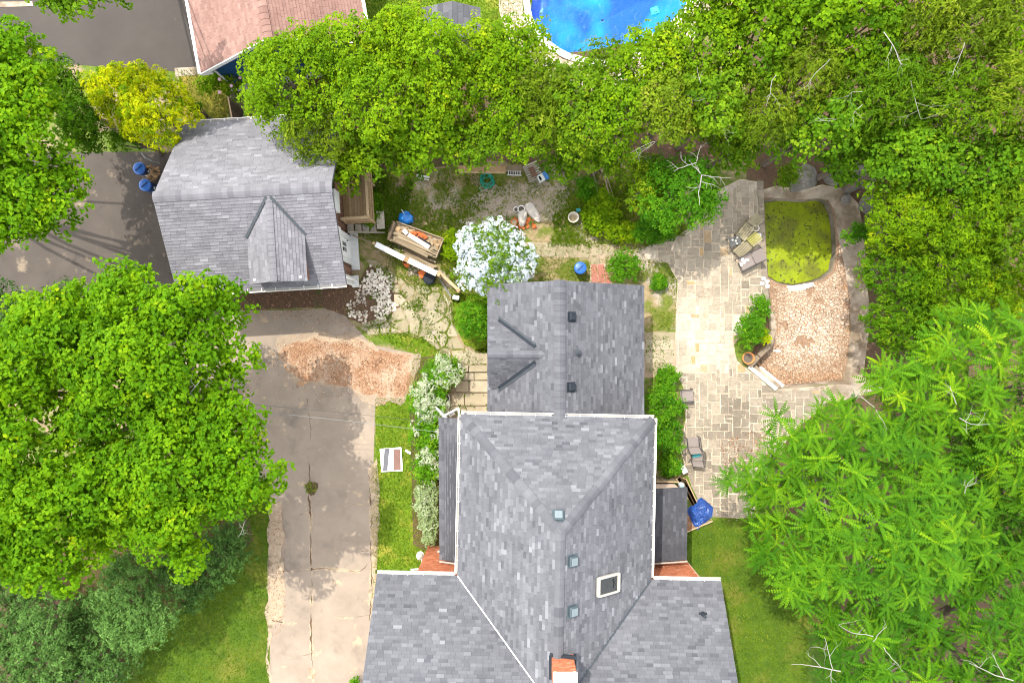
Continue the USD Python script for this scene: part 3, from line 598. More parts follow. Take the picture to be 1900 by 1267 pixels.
for k, t in enumerate(np.linspace(0, 1, 9)):
    s = t; zz = ZF * (t ** .8)
    q = B_ + (F_ - B_) * s
    # pixel seen at depth zz: interpolate world positions instead, so the banks are real slopes
    wa, wb = P2(B_, 0.0), P2(F_, ZF); w = wa + (wb - wa) * s
    nz = (meshkit.fbm(np.c_[w * 1.5, np.full(len(w), 1.)], 3, 8) - .5) * (.14 if 0 < t < 1 else 0)
    rings.append(np.c_[w, np.full(len(w), zz) + nz])
obj(None, 'pond_basin', loft(rings), 'concrete_look', smooth=40, kind='structure')
ALGAE_PX = [(1418, 378), (1440, 374), (1480, 372), (1510, 372), (1528, 380), (1536, 400), (1540, 430), (1542, 470), (1536, 500), (1520, 514), (1495, 521), (1470, 526), (1445, 522), (1426, 512), (1422, 470), (1419, 430)]
ZW = -.98
alg = poly(ALGAE_PX, ZW)
floor_g = Polygon(P2(F_, ZF)); hole = Polygon(P2(dense(ALGAE_PX, 4), ZW)).buffer(.16).intersection(floor_g.buffer(-.015))
obj(None, 'pond_floor', sheet(floor_g.difference(hole), ZF), 'mudbed_look', kind='structure')
hc = np.array(hole.exterior.segmentize(.2).coords)[:-1]; cen = np.array(alg.centroid.coords[0])
obj(None, 'pond_shore', loft([np.c_[hc, np.full(len(hc), ZF)], np.c_[cen + (hc - cen) * .96, np.full(len(hc), ZW - .05)], np.c_[cen + (hc - cen) * .3, np.full(len(hc), ZW - .5)]]) if True else None, 'dark_bank_look', kind='structure')
wat = sheet(wobble(alg, .05, 2, 5).buffer(.03).intersection(hole), ZW, None, .14)
wat[0][:, 2] += .05 * (meshkit.fbm(np.c_[wat[0][:, :2] * 2.2, np.zeros(len(wat[0]))], 4, 12) - .5)
obj(None, 'algae_water', wat, 'algae_look', smooth=True, kind='structure')
# dried mud plates with curled edges
_r = np.random.default_rng(63)
mud_g = floor_g.difference(hole.buffer(.08)).intersection(poly([(1420, 440), (1700, 380), (1700, 720), (1380, 720), (1380, 600), (1425, 520)], ZF)).buffer(-.05)
mud = []
for c in cells(mud_g, .165, _r, .015, .45):
    m = c.mean(0); px, py = 950 + m[0] * FP / (HC - ZF), 633.5 - m[1] * FP / (HC - ZF)
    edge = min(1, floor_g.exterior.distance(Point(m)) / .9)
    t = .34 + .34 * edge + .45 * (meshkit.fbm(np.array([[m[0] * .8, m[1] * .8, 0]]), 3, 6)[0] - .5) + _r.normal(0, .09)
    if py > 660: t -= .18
    if meshkit.fbm(np.array([[m[0] * 1.6, m[1] * 1.6, 4.]]), 3, 9)[0] > .68: continue
    mud.append((c, float(np.clip(t, 0, 1))))
mud.sort(key=lambda s: -Polygon(s[0]).area)
def plate(c):
    c = LineString(np.vstack([c, c[:1]])).segmentize(.07).coords[:-1]; c = np.array(c); m_ = c.mean(0); c = m_ + (c - m_) * (1 + _h.normal(0, .07, len(c)))[:, None]
    v, f = prism(c, ZF - .01, ZF + .025 + _h.uniform(0, .02), .02); n = len(v) // 3
    v[n:2 * n, 2] += _h.uniform(.0, .02); return v, f
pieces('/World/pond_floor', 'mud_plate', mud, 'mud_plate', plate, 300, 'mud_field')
chips('pond_litter', floor_g.difference(hole).buffer(-.05), 2400, 'chip_look', 64, .08, .045, z=ZF + .045, spread=.03, tmean=.5)
chips('pond_litter', poly([(1405, 680), (1480, 690), (1580, 690), (1570, 712), (1447, 716)], ZF).intersection(floor_g), 700, 'chip_look', 65, .09, .05, z=ZF + .05, spread=.05, tmean=.62)
obj('/World/pond_floor', 'salt_crust', prism(P2([(1458, 531), (1480, 529), (1508, 524), (1512, 530), (1490, 538), (1466, 540)], ZF), ZF - .01, ZF + .055, .02), 'crust_look')
# flat coping stones along the pond's straight side, and the planter wall
cp = [(1404, 336), (1408, 400), (1411, 470), (1415, 540), (1420, 580)]
cin = [(1416, 336), (1418, 400), (1421, 470), (1425, 540), (1430, 580)]
obj(None, 'pond_coping', sheet(Polygon(np.vstack([P2(cp), P2(cin)[::-1]])), .016), 'mortar_look', kind='structure')
for i in range(len(cp) - 1):
    for k in range(4):
        t0, t1 = k / 4 + .006, (k + 1) / 4 - .006
        a, b, c, d = (np.array(cp[i]) * (1 - t) + np.array(cp[i + 1]) * t for t in (t0, t1, t0, t1)); c, d = (np.array(cin[i]) * (1 - t) + np.array(cin[i + 1]) * t for t in (t1, t0))
        obj('/World/pond_coping', 'stone', prism(P2([a, b, c, d]), -.12, .05 + .004 * rng.random(), .015), 'patio_stone', tone=float(rng.uniform(.12, .38)))
wl = thing('planter_wall', 'low pale stone wall bending between the pond and the clipped shrub', 'wall', P(1425, 640))
for a, b in (((1431, 578), (1434, 612)), ((1434, 613), (1427, 640)), ((1427, 641), (1407, 660)), ((1406, 661), (1389, 679))):
    obj(wl, 'wall_stone', beam(P(*a, .08), P(*b, .08), .26, .30, bev=.03), 'concrete_look')
stp = thing('pond_steps', 'stone edged steps leading into the dried pond beside the clay pot', 'steps', P(1415, 700))
for k, (a, b) in enumerate((((1389, 680), (1440, 722)), ((1399, 680), (1446, 718)), ((1409, 682), (1452, 717)))):
    obj(stp, 'step', beam(P(*a, .0 - .22 * k), P(*b, .0 - .22 * k), .20, .26, bev=.02), 'cream_stone' if k != 1 else 'concrete_look')
obj(None, 'pond_rim', sheet(poly([(1442, 722), (1560, 712), (1605, 700), (1640, 720), (1560, 745), (1450, 745)]).difference(basin), .018), 'concrete_look', kind='structure')

# ---------------------------------------------------------------- boulders round the pond
def boulder(px, py, r, label, seed, z=.2, flat=.55):
    rr = np.random.default_rng(seed); m = trimesh.creation.icosphere(3, 1.0); v = np.array(m.vertices)
    d = meshkit.fbm(v * 1.3 + seed * 7.1, 4, seed)[:, None]; v = v * (.72 + .6 * d); 
    for _ in range(7):
        n = norm(rr.normal(0, 1, 3)); h = v @ n; v = v - np.maximum(0, h - rr.uniform(.55, .8))[:, None] * n
    v = v * np.array([r, r * rr.uniform(.65, .95), r * flat]) @ yaw(rr.uniform(0, 6.3)) + P(px, py, z)
    return obj(None, 'boulder', (v, np.array(m.faces)), 'rock_look', smooth=35, label=label, cat='boulder', group='boulders round the dried pond')
for i, (x, y, r, z, l) in enumerate([(1490, 335, .85, .12, 'long mossy grey boulder above the top edge of the pond'), (1546, 322, .62, .25, 'pale glinting boulder behind the top right corner of the pond'), (1578, 345, .55, .15, 'rounded boulder at the right corner of the pond rim'),
                                     (1597, 312, .60, .45, 'upper grey slab boulder half under the leaves at the pond corner'), (1613, 335, .55, .40, 'outermost grey boulder touching the dark gap under the trees'), (1612, 378, .62, .2, 'brown stained boulder beside the right bank of the pond'),
                                     (1618, 425, .6, .15, 'dark boulder on the right bank above the overhanging fern'), (1625, 500, .5, .15, 'small boulder low on the right bank under the leaves')]):
    boulder(x, y, r, l, 100 + i, z)
boulder(1568, 370, .34, 'smallest boulder, set into the concrete at the pond corner', 120, .02)

# ---------------------------------------------------------------- neighbour's swimming pool
obj(None, 'pool_liner', loft([np.c_[(c := np.array(npool.exterior.segmentize(.3).coords)[:-1]), np.full(len(c), .0)], np.c_[c, np.full(len(c), -.9)], np.c_[np.array(npool.centroid.coords[0]) + (c - np.array(npool.centroid.coords[0])) * .75, np.full(len(c), -1.25)], np.c_[np.array(npool.centroid.coords[0]) + (c - np.array(npool.centroid.coords[0])) * .02, np.full(len(c), -1.5)]]), 'liner_blue', kind='structure')
obj(None, 'pool_water', sheet(npool.buffer(-.005), -.12), 'pool_water', kind='structure')
cop = npool.buffer(.36).difference(npool); deck = npool.buffer(1.6).difference(npool.buffer(.37)).intersection(sbox(-2, 12.2, 20, 24))
obj(None, 'pool_deck', sheet(deck, .010), 'sand_strip_look', kind='structure')
_r = np.random.default_rng(66)
ext = np.array(npool.buffer(.18).exterior.segmentize(.1).coords); seg = LineString(ext); ncp = int(seg.length / .55)
pc = 0
for k in range(ncp):
    t0, t1 = k / ncp, (k + 1) / ncp - .012 / seg.length
    a, b = np.array(seg.interpolate(t0, True).coords[0]), np.array(seg.interpolate(t1, True).coords[0])
    if a[1] > 20: continue
    obj('/World/pool_liner', 'coping_stone', beam(np.r_[a, .03], np.r_[b, .03], .34, .09, bev=.015), 'cream_stone')
pv = []
for (a, b, c, d) in ashlar(deck, .125, _r, [(2, 2), (2, 1), (2, 2), (1, 2)]):
    q = sbox(a, b, c, d)
    if b > 19 or not q.intersects(deck): continue
    q = q.intersection(deck).buffer(-.008)
    if isinstance(q, Polygon) and q.area > .008: pv.append((np.array(q.convex_hull.exterior.coords)[:-1], float(np.clip(_r.normal(.5, .25), 0, 1))))
pieces('/World/pool_deck', 'paver', sorted(pv, key=lambda s: abs(s[0][0][0])), 'paver_cream', lambda c: prism(c, .004, .03), 200, 'paver_field')
fl_ = thing('pool_float', 'small teal square float drifting on the blue swimming pool', 'pool float', P(1215, 21, -.1))
obj(fl_, 'float_body', bx(P(1215, 21, -.07), (.42, .40, .12), yaw(.3), .04), 'float_teal'); obj(fl_, 'float_top', bx(P(1215, 20, .0), (.20, .18, .05), yaw(.3), .015), 'teal_cloth')
# ---------------------------------------------------------------- buildings
def clip_rect(a0, a1, b0, b1, g):
    q = sbox(a0, b0, a1, b1)
    if g.contains(q): return np.array([[a0, b0], [a1, b0], [a1, b1], [a0, b1]])
    q = q.intersection(g)
    if q.is_empty or not isinstance(q, Polygon) or q.area < .003: return None
    return np.array(q.convex_hull.exterior.coords)[:-1][::-1] if not q.exterior.is_ccw else np.array(q.convex_hull.exterior.coords)[:-1]
NEAR = {}
def roof(parent, pts, mat, expo=.14, tab=(.22, .40), seed=1, thick=.14, n_single=0, tone=(.5, .2), deck_mat='shingle_dark', field=True, lift=.016, noise_amp=.25):
    """a roof plane (3D points, the first edge is the eave, counter-clockwise from above) as a deck with shingle tabs laid in courses"""
    r = np.random.default_rng(seed); pts = np.asarray(pts, float)
    u = norm(pts[1] - pts[0]); nrm = norm(np.cross(u, pts[-1] - pts[0])); 
    if nrm[2] < 0: nrm = -nrm
    v = np.cross(nrm, u); o = pts[0]
    g = Polygon(np.c_[(pts - o) @ u, (pts - o) @ v])
    n = len(pts); dv = np.vstack([pts, pts - nrm * thick]); df = [[0, i, i + 1] for i in range(1, n - 1)] + [[n, n + i + 1, n + i] for i in range(1, n - 1)]
    for i in range(n): j = (i + 1) % n; df += [[i, n + i, n + j], [i, n + j, j]]
    rp = obj(parent, 'roof', (dv, np.array(df)), deck_mat, tone=.3)
    a0, b0, a1, b1 = g.bounds; tabs = []
    for k in range(int((b1 - b0) / expo) + 1):
        y = b0 + k * expo; x = a0 - r.uniform(0, tab[1])
        while x < a1:
            w = r.uniform(*tab); q = clip_rect(x, x + w - .006, y, y + expo + .002, g); x += w
            if q is None: continue
            h = lift + (.010 if r.random() < .35 else 0) + r.uniform(0, .003)
            hb = .003 + h * (1 - np.clip((q[:, 1] - y) / expo, 0, 1)); m = len(q)
            top = o + q[:, :1] * u + q[:, 1:] * v + hb[:, None] * nrm; bot = o + q[:, :1] * u + q[:, 1:] * v
            f = [[0, i, i + 1] for i in range(1, m - 1)]
            for i in range(m): j = (i + 1) % m; f += [[i, m + i, m + j], [i, m + j, j]]
            c = top.mean(0); t = r.normal(*tone)
            if r.random() < .10: t += .20
            t += noise_amp * (meshkit.noise(c[None] * .45, 3)[0] - .5)
            tabs.append((np.vstack([top, bot]), np.array(f), float(np.clip(t, 0, 1)), math.hypot(c[0], c[1]) / (HC - c[2])))
    tabs.sort(key=lambda s: s[3])
    for V, F, t, _ in tabs[:n_single]: obj(rp, 'shingle', (V, F), mat, tone=t)
    if tabs[n_single:]:
        b = MB()
        for V, F, t, _ in tabs[n_single:]: b.add(V, F, t)
        b.build(rp, 'shingle_field', mat, kind='stuff')
    return rp, (o, u, v, nrm)
def caps(parent, p, q, mat, w=.17, step=.24, drop=.75, seed=1, tone=(.45, .25), name='ridge_cap', side=None, round_=3):
    """overlapping cap shingles bent over a ridge or hip from p to q; drop = slope on both sides"""
    r = np.random.default_rng(seed); p, q = np.asarray(p, float), np.asarray(q, float); d = q - p; L = np.linalg.norm(d); d /= L
    s = norm(np.cross(d, (0, 0, 1))); upv = np.cross(s, d); k = 0; nn = max(1, int(L / step))
    for i in range(nn):
        a, b = p + d * (i * L / nn), p + d * ((i + 1.12) * L / nn); out = []
        for e, hh in ((a, .045), (b, .024)):
            for x in np.linspace(-1, 1, 5):
                out.append(e + s * (w * x) + upv * (hh - drop * w * (math.sqrt(.12 + x * x) - .346)))
        v = np.array(out); v = np.vstack([v, v - upv * .02]); f = []
        for j in range(4): f += [[j, j + 1, 6 + j], [j, 6 + j, 5 + j], [j, 10 + j, 11 + j], [j, 11 + j, j + 1], [5 + j, 6 + j, 16 + j], [5 + j, 16 + j, 15 + j]]
        f += [[0, 5, 15], [0, 15, 10], [4, 14, 19], [4, 19, 9]]
        obj(parent, name, (v, np.array(f)), mat, tone=float(np.clip(r.normal(*tone), 0, 1)))
def gutter(parent, p, q, out, w=.115, step=.62, mat='gutter_white'):
    p, q, out = np.asarray(p, float), np.asarray(q, float), norm(np.append(np.asarray(out, float), 0)); b = MB()
    for off, ww, hh, dz in ((.012, .010, .10, -.055), (w, .026, .115, -.05)):
        b.add(*beam(p + out * off + [0, 0, dz], q + out * off + [0, 0, dz], ww, hh))
    gp = b.build(parent, 'gutter', mat); obj(gp, 'trough', beam(p + out * w / 2 + [0, 0, -.10], q + out * w / 2 + [0, 0, -.10], w, .015), 'skylight_frame'); L = np.linalg.norm(q - p); k = int(L / step)
    for i in range(1, k):
        c = p + (q - p) * i / k
        obj(gp, 'bracket', beam(c - out * .10 + [0, 0, .035], c + out * (w + .01) + [0, 0, .012], .028, .012), mat)
    return gp
def wall(parent, a, b, z0, z1, mat, name='wall', th=.2):
    a, b = np.asarray(a, float), np.asarray(b, float)
    return obj(parent, name, beam([a[0], a[1], (z0 + z1) / 2], [b[0], b[1], (z0 + z1) / 2], th, z1 - z0), mat)
def bricks(parent, o, u, n, W, H, name='brick_field', seed=1, bw=.205, bh=.072, single=0):
    """running-bond bricks standing 8 mm proud of a mortar face; o lower corner, u along, n outward"""
    r = np.random.default_rng(seed); o, u, n = np.asarray(o, float), norm(u), norm(n); b = MB(); z = np.array([0, 0, 1.0]); k = 0
    for row in range(int(H / bh)):
        x = -(row % 2) * bw / 2
        while x < W:
            x0, x1 = max(0, x), min(W, x + bw - .012); x += bw
            if x1 - x0 < .03: continue
            V, F = bx(o + u * (x0 + x1) / 2 + z * (row * bh + bh / 2) + n * r.uniform(.003, .008), (x1 - x0, .03, bh - .012), np.array([u, np.cross(z, u), z]))
            if k < single: obj(parent, 'brick', (V, F), 'brick_look', tone=float(r.random())); k += 1
            else: b.add(V, F, np.clip(r.normal(.45, .25), 0, 1))
    if not b.empty(): b.build(parent, name, 'brick_look', kind='stuff')
def hit(px, py, pl):
    """the point of a roof plane seen at a photo pixel"""
    o, u, v, n = pl; d = np.array([(px - 950.0) / FP, (633.5 - py) / FP, -1.0]); c = np.array([0, 0, HC]); return c + d * (((o - c) @ n) / (d @ n))

# --- main house (local frame: a to the right, b towards the bottom of the photo, from the eave corner)
TH = -math.radians(1.2); HO = np.array([-2.22, -3.16])
def Hh(a, b, z): return np.array([HO[0] + a * math.cos(TH) + b * math.sin(TH), HO[1] + a * math.sin(TH) - b * math.cos(TH), z])
E5, RZ = 5.5, 8.65
house = thing('brick_house', 'large red brick house with hipped grey shingle roof, side wings and a chimney', 'house', Hh(4.2, 7, 0))
wa, wz = .4, E5 - .12
body = Polygon([(wa, wa), (8.4 - wa, wa), (8.4 - wa, 7 + wa), (11.4 - wa, 7 + wa), (11.4 - wa, 15.0), (-1.95, 15.0), (-1.95, 7 + wa), (wa, 7 + wa)])
hb = trimesh.creation.extrude_polygon(body, wz, engine='earcut'); vv = np.array(hb.vertices); hv = np.array([Hh(x, y, z) for x, y, z in vv])
obj(house, 'wall', (hv, np.array(hb.faces)[:, ::-1]), 'brick_mortar')
ud = norm(Hh(1, 0, 0) - Hh(0, 0, 0)); nd = norm(Hh(0, -1, 0) - Hh(0, 0, 0))
bricks(house, Hh(-1.95, 7.4, .05), ud, nd, 2.3, 5.2, seed=2)
obj(house, 'porch_post', bx(Hh(-3.25, 14.6, 2.7), (.16, .16, 5.4)), 'dull_white')
bricks(house, Hh(8.05, 7.4, .05), ud, nd, 2.9, 5.2, seed=3)
_, plN = roof(house, [Hh(8.4, 0, E5), Hh(0, 0, E5), Hh(4.2, 4.2, RZ)], 'shingle_grey', seed=11, n_single=90, tone=(.52, .17))
_, plW = roof(house, [Hh(0, 0, E5), Hh(0, 7, E5), Hh(4.2, 11.2, RZ), Hh(4.2, 4.2, RZ)], 'shingle_grey', seed=12, n_single=105, tone=(.52, .17))
_, plE = roof(house, [Hh(8.4, 7, E5), Hh(8.4, 0, E5), Hh(4.2, 4.2, RZ), Hh(4.2, 11.2, RZ)], 'shingle_grey', seed=13, n_single=105, tone=(.52, .17))
_, plL = roof(house, [Hh(0, 7, E5), Hh(-3.5, 7, E5), Hh(-3.5, 11.2, RZ), Hh(4.2, 11.2, RZ)], 'shingle_grey', seed=14, tone=(.42, .15))
_, plR = roof(house, [Hh(11.45, 7, E5), Hh(8.4, 7, E5), Hh(4.2, 11.2, RZ), Hh(11.45, 11.2, RZ)], 'shingle_grey', seed=15, tone=(.42, .15))
roof(house, [Hh(-3.5, 15.4, E5), Hh(11.45, 15.4, E5), Hh(11.45, 11.2, RZ), Hh(-3.5, 11.2, RZ)], 'shingle_grey', seed=16, expo=.5, tab=(.8, 1.2))
caps(house, Hh(0.05, .05, E5 + .03), Hh(4.2, 4.2, RZ), 'shingle_grey', w=.20, step=.27, seed=21, drop=.53, tone=(.42, .14), name='hip_cap')
caps(house, Hh(8.35, .05, E5 + .03), Hh(4.2, 4.2, RZ), 'shingle_grey', w=.20, step=.27, seed=22, drop=.53, tone=(.42, .14), name='hip_cap')
caps(house, Hh(4.2, 9.3, RZ), Hh(4.2, 4.1, RZ), 'shingle_grey', w=.19, step=.36, seed=23, drop=.75, tone=(.42, .14))
def valley(parent, p, q, w, mat, off=.035):
    p, q = np.asarray(p, float), np.asarray(q, float)
    obj(parent, 'valley_flashing', beam(p + [0, 0, off], q + [0, 0, off], w, .02), mat)
valley(house, Hh(0, 7, E5), Hh(4.0, 11.0, RZ - .15), .05, 'dull_white')
valley(house, Hh(8.4, 7, E5), Hh(4.4, 11.0, RZ - .15), .10, 'flashing_metal')
gutter(house, Hh(0, 0, E5), Hh(8.4, 0, E5), Hh(0, -1, 0)[:2] - Hh(0, 0, 0)[:2])
gutter(house, Hh(0, 0, E5), Hh(0, 6.95, E5), -ud[:2]); gutter(house, Hh(8.4, 0, E5), Hh(8.4, 6.95, E5), ud[:2])
gutter(house, Hh(-3.5, 7, E5), Hh(-.14, 7, E5), nd[:2]); gutter(house, Hh(8.54, 7, E5), Hh(11.45, 7, E5), nd[:2])
def box_vent(parent, c, pl, w=.36, mat='vent_metal', name='roof_vent'):
    o, u, v, n = pl; ax = np.array([u, v, n]); b = MB(); b.add(*bx(c + n * .02, (w * 1.25, w * 1.25, .03), ax, .01))
    vp = b.build(parent, name, mat); obj(vp, 'vent_hood', bx(c + n * .11, (w, w, .14), ax, .05), mat); obj(vp, 'vent_top', bx(c + n * .185, (w * .72, w * .72, .02), ax, .008), 'vent_top' if mat == 'vent_metal' else mat)
for x, y, pl in ((1036, 957, plN), (1061, 1040, plE), (1061, 1133, plE)): box_vent(house, hit(x, y, pl), pl, .42)
# roof window
o_, u_, v_, n_ = plE; c = hit(1125, 1083, plE); ax = np.array([u_, v_, n_])
sk = obj(house, 'roof_window', bx(c + n_ * .04, (.80, 1.16, .06), ax, .015), 'flashing_metal')
for dx, dy, sx, sy in ((0, .56, .78, .10), (0, -.56, .78, .14), (.36, 0, .09, 1.05), (-.36, 0, .09, 1.05)): obj(sk, 'frame', bx(c + n_ * .12 + u_ * dx + v_ * dy, (sx, sy, .16), ax, .02), 'skylight_frame')
obj(sk, 'shaft', bx(c + n_ * .075, (.64, 1.0, .01), ax), 'skylight_shaft'); obj(sk, 'pane', bx(c + n_ * .14, (.64, 1.0, .012), ax), 'pane_look')
obj(sk, 'blind', bx(c + n_ * .085 - v_ * .12 + u_ * .03, (.52, .74, .01), ax), 'glass_dark')
# plumbing pipe on the right wing
c = hit(1304, 1138, plR); pp = obj(house, 'vent_pipe', tube([c, c + [0, 0, .34]], [.065, .06], 12), 'black_plastic')
obj(pp, 'flashing', bx(c + plR[3] * .03, (.34, .10, .02), np.array(plR[1:]), .008), 'charcoal_metal'); obj(pp, 'collar', lathe([(.10, 0), (.10, .06), (.075, .13), (.06, .13)], c, 12), 'charcoal_metal')
# chimney
CX, CY = 1.98, -12.72
ch = obj(house, 'chimney', bx((CX, CY, 8.9), (.82, .80, 1.9)), 'brick_mortar')
bricks(ch, (CX - .41, CY + .4, 8.15), (1, 0, 0), (0, 1, 0), .82, 1.5, seed=5); bricks(ch, (CX + .41, CY - .4, 8.15), (0, 1, 0), (1, 0, 0), .80, 1.5, seed=6); bricks(ch, (CX - .41, CY - .4, 8.15), (0, 1, 0), (-1, 0, 0), .80, 1.5, seed=7)
for k in range(6): obj(ch, 'soldier_brick', bx((CX - .28 + k * .105, CY + .412, 9.62), (.085, .03, .20)), 'brick_look', tone=.4 + .08 * (k % 3))
obj(ch, 'chimney_cap', bx((CX, CY, 9.82), (.92, .94, .13), None, .03), 'cream_stone'); obj(ch, 'flue', lathe([(.15, 0), (.15, .16), (.12, .16), (.12, 0)], (CX + .02, CY - .28, 9.88), 14), 'clay_flue')
fz = lambda x: RZ - .75 * abs(x - 1.98) + .05
obj(house, 'chimney_flashing', beam((CX - .50, CY + .50, fz(CX - .5) + .14), (CX + .5, CY + .50, 8.72), .12, .10), 'charcoal_metal')
obj(house, 'chimney_flashing', beam((CX + .48, CY + .5, fz(CX + .48) + .1), (CX + .48, CY - .45, fz(CX + .48) + .1), .10, .16), 'charcoal_metal'); obj(house, 'chimney_flashing', beam((CX - .48, CY + .45, fz(CX - .48) + .1), (CX - .48, CY - .45, fz(CX - .48) + .1), .10, .16), 'charcoal_metal')
# annexe towards the top of the photo
RX, RZA = 2.07, 5.6; yN, yS = 2.64, -3.45; xl, xr = -1.13, 6.22; sl = .635
zl, zr = RZA - sl * (RX - xl), RZA - sl * (xr - RX)
_, plAW = roof(house, [(xl, yN, zl), (xl, yS, zl), (RX, yS, RZA), (RX, yN, RZA)], 'shingle_grey', seed=17, tone=(.44, .18))
_, plAE = roof(house, [(xr, yS, zr), (xr, yN, zr), (RX, yN, RZA), (RX, yS, RZA)], 'shingle_grey', seed=18, tone=(.44, .18))
caps(house, (RX, yS, RZA), (RX, yN, RZA), 'shingle_grey', w=.26, step=.26, seed=24, drop=.63, tone=(.42, .12))
obj(house, 'annexe_wall', bx(((xl + xr) / 2 + .05, (yN + yS) / 2 - .1, 1.45), (xr - xl - .7, yN - yS - .5, 2.9)), 'brick_mortar')
gb = Polygon([(xl + .4, 2.85), (xr - .4, 2.85), (xr - .4, zr), (RX, RZA - .2), (xl + .4, zl)]); gm = trimesh.creation.extrude_polygon(gb, .15, engine='earcut'); gv = np.array(gm.vertices)
obj(house, 'annexe_gable', (np.c_[gv[:, 0], yN - .35 - gv[:, 2], gv[:, 1]], np.array(gm.faces)), 'beige_wall')
for x, y in ((1060, 588), (1059, 718)): box_vent(house, hit(x, y, plAE), plAE, .36, 'charcoal_metal')
c = hit(1072, 655, plAE); pp = obj(house, 'vent_pipe', tube([c, c + [0, 0, .28]], [.055, .05], 12), 'black_plastic'); obj(pp, 'collar', lathe([(.17, .02), (.17, .05), (.07, .14), (.055, .14)], c, 14), 'flashing_metal')
# its small cross gable
dy, dz, hw = -.57, 5.2, 1.55; de = dz - .84 * hw; xf = xl + .06
xi = lambda z: RX - (RZA - z) / sl
_, plD1 = roof(house, [(xf, dy + hw, de), (xf, dy, dz), (xi(dz), dy, dz), (xi(de), dy + hw, de)][::1] if False else [(xi(de), dy + hw, de), (xf, dy + hw, de), (xf, dy, dz), (xi(dz), dy, dz)], 'shingle_grey', seed=19, tone=(.44, .18), thick=.06)
_, plD2 = roof(house, [(xf, dy - hw, de), (xi(de), dy - hw, de), (xi(dz), dy, dz), (xf, dy, dz)], 'shingle_grey', seed=20, tone=(.40, .18), thick=.06)
caps(house, (xf, dy, dz), (xi(dz), dy, dz), 'shingle_grey', w=.16, step=.26, seed=25, drop=.8, tone=(.45, .12))
for s in (1, -1):
    p, q = np.array([xi(de), dy + s * hw, de]), np.array([xi(dz), dy, dz]); q = p + (q - p) * .80; pl = plD1 if s > 0 else plD2
    obj(house, 'valley_flashing', beam(p + [0, s * .02, .06], q + [0, s * .02, .06], .17, .025), 'charcoal_metal'); obj(house, 'valley_flashing', beam(p + [0, s * .14, .06], q + [0, s * .14, .06], .09, .03), 'flashing_metal')
# side lean-to roofs
_, plLL = roof(house, [(-3.46, -3.6, 2.9), (-3.42, -10.3, 2.9), (-1.98, -10.32, 3.45), (-1.86, -3.6, 3.45)], 'shingle_grey', seed=26, tone=(.30, .15), thick=.08)
obj(house, 'porch_wall', bx((-2.6, -7.0, 1.42), (1.4, 6.2, 2.84)), 'brick_mortar')
_, plRL = roof(house, [(8.30, -10.35, 2.75), (8.32, -6.92, 2.75), (5.75, -6.95, 3.2), (5.75, -10.38, 3.2)], 'shingle_dark', seed=27, tone=(.45, .16), thick=.08)
obj(house, 'porch_wall', bx((6.95, -8.6, 1.33), (2.3, 3.0, 2.66)), 'brick_mortar')
obj(house, 'apron_flashing', beam((-3.42, -10.36, 2.98), (-1.9, -10.39, 3.52), .06, .05), 'skylight_frame'); obj(house, 'apron_flashing', beam((8.3, -10.40, 2.84), (5.75, -10.43, 3.28), .06, .05), 'skylight_frame')
obj(house, 'downspout', tube([Hh(-.1, -.05, 5.3), Hh(-.2, -.15, 4.4), P(822, 772, 2.9)], .05, 8), 'gutter_white')
obj(house, 'downspout', tube([P(828, 775, 2.6), P(805, 752, 1.2)], .055, 8), 'white_paint'); obj(house, 'downspout', tube([P(834, 772, .5), P(843, 766, .4)], .07, 8), 'dull_white')
# low entrance steps with pale edge by the left wing
ent = thing('entrance_wall', 'white capped low wall slanting beside the exposed brick of the left wing', 'wall', P(800, 1040))
obj(ent, 'wall_face', beam(P(816, 1023, .5), P(778, 1066, .5), .16, 1.0), 'brick_look', tone=.5)
obj(ent, 'coping', beam(P(817, 1023, 1.05), P(779, 1066, 1.05), .22, .10, bev=.02), 'cream_stone'); obj(ent, 'inner_face', beam(P(824, 1028, .45), P(788, 1066, .45), .20, .9), 'concrete_look')
st_ = thing('garden_ornament', 'white bird shaped garden ornament beside the entrance wall', 'ornament', P(781, 1030))
obj(st_, 'ornament_body', lathe([(.02, 0), (.14, .05), (.18, .25), (.12, .45), (.05, .55), (.01, .6)], P(780, 1029), 12), 'tire_white', smooth=40); obj(st_, 'ornament_base', lathe([(.2, 0), (.2, .05), (.1, .08)], P(780, 1029), 12), 'dull_white'); obj(st_, 'ornament_arm', tube([P(781, 1030, .35), P(784, 1045, .3), P(784, 1060, .2)], [.05, .04, .03], 6), 'egg_white')
for k in range(3): obj(st_, 'white_slat', beam(P(762 + 3 * k, 1056 + 4 * k, .12), P(782, 1055 + 4 * k, .12), .07, .03), 'egg_white')

# --- garage with dormer
TG = math.radians(3.4); ug = np.array([math.cos(TG), math.sin(TG)]); vg = np.array([-math.sin(TG), math.cos(TG)])
def G(u, v, z): w = ug * u + vg * v; return np.array([w[0], w[1], z])
gu0, gu1, vS, vR, vN, gzS, gzR, gzN = -15.17, -7.42, 3.06, 7.17, 11.45, 3.9, 5.6, 2.2
gar = thing('garage', 'detached garage with light grey shingle roof and a gabled dormer', 'garage', G(-11.3, 7, 0))
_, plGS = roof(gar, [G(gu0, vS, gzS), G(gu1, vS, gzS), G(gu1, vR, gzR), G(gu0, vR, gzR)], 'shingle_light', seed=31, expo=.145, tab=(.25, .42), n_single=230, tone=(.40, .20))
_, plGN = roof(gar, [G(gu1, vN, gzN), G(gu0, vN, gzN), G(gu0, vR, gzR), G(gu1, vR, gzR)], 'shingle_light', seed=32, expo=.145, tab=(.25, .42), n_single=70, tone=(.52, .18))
caps(gar, G(gu0, vR, gzR), G(gu1, vR, gzR), 'shingle_light', w=.24, step=.25, seed=33, drop=.55, tone=(.34, .22))
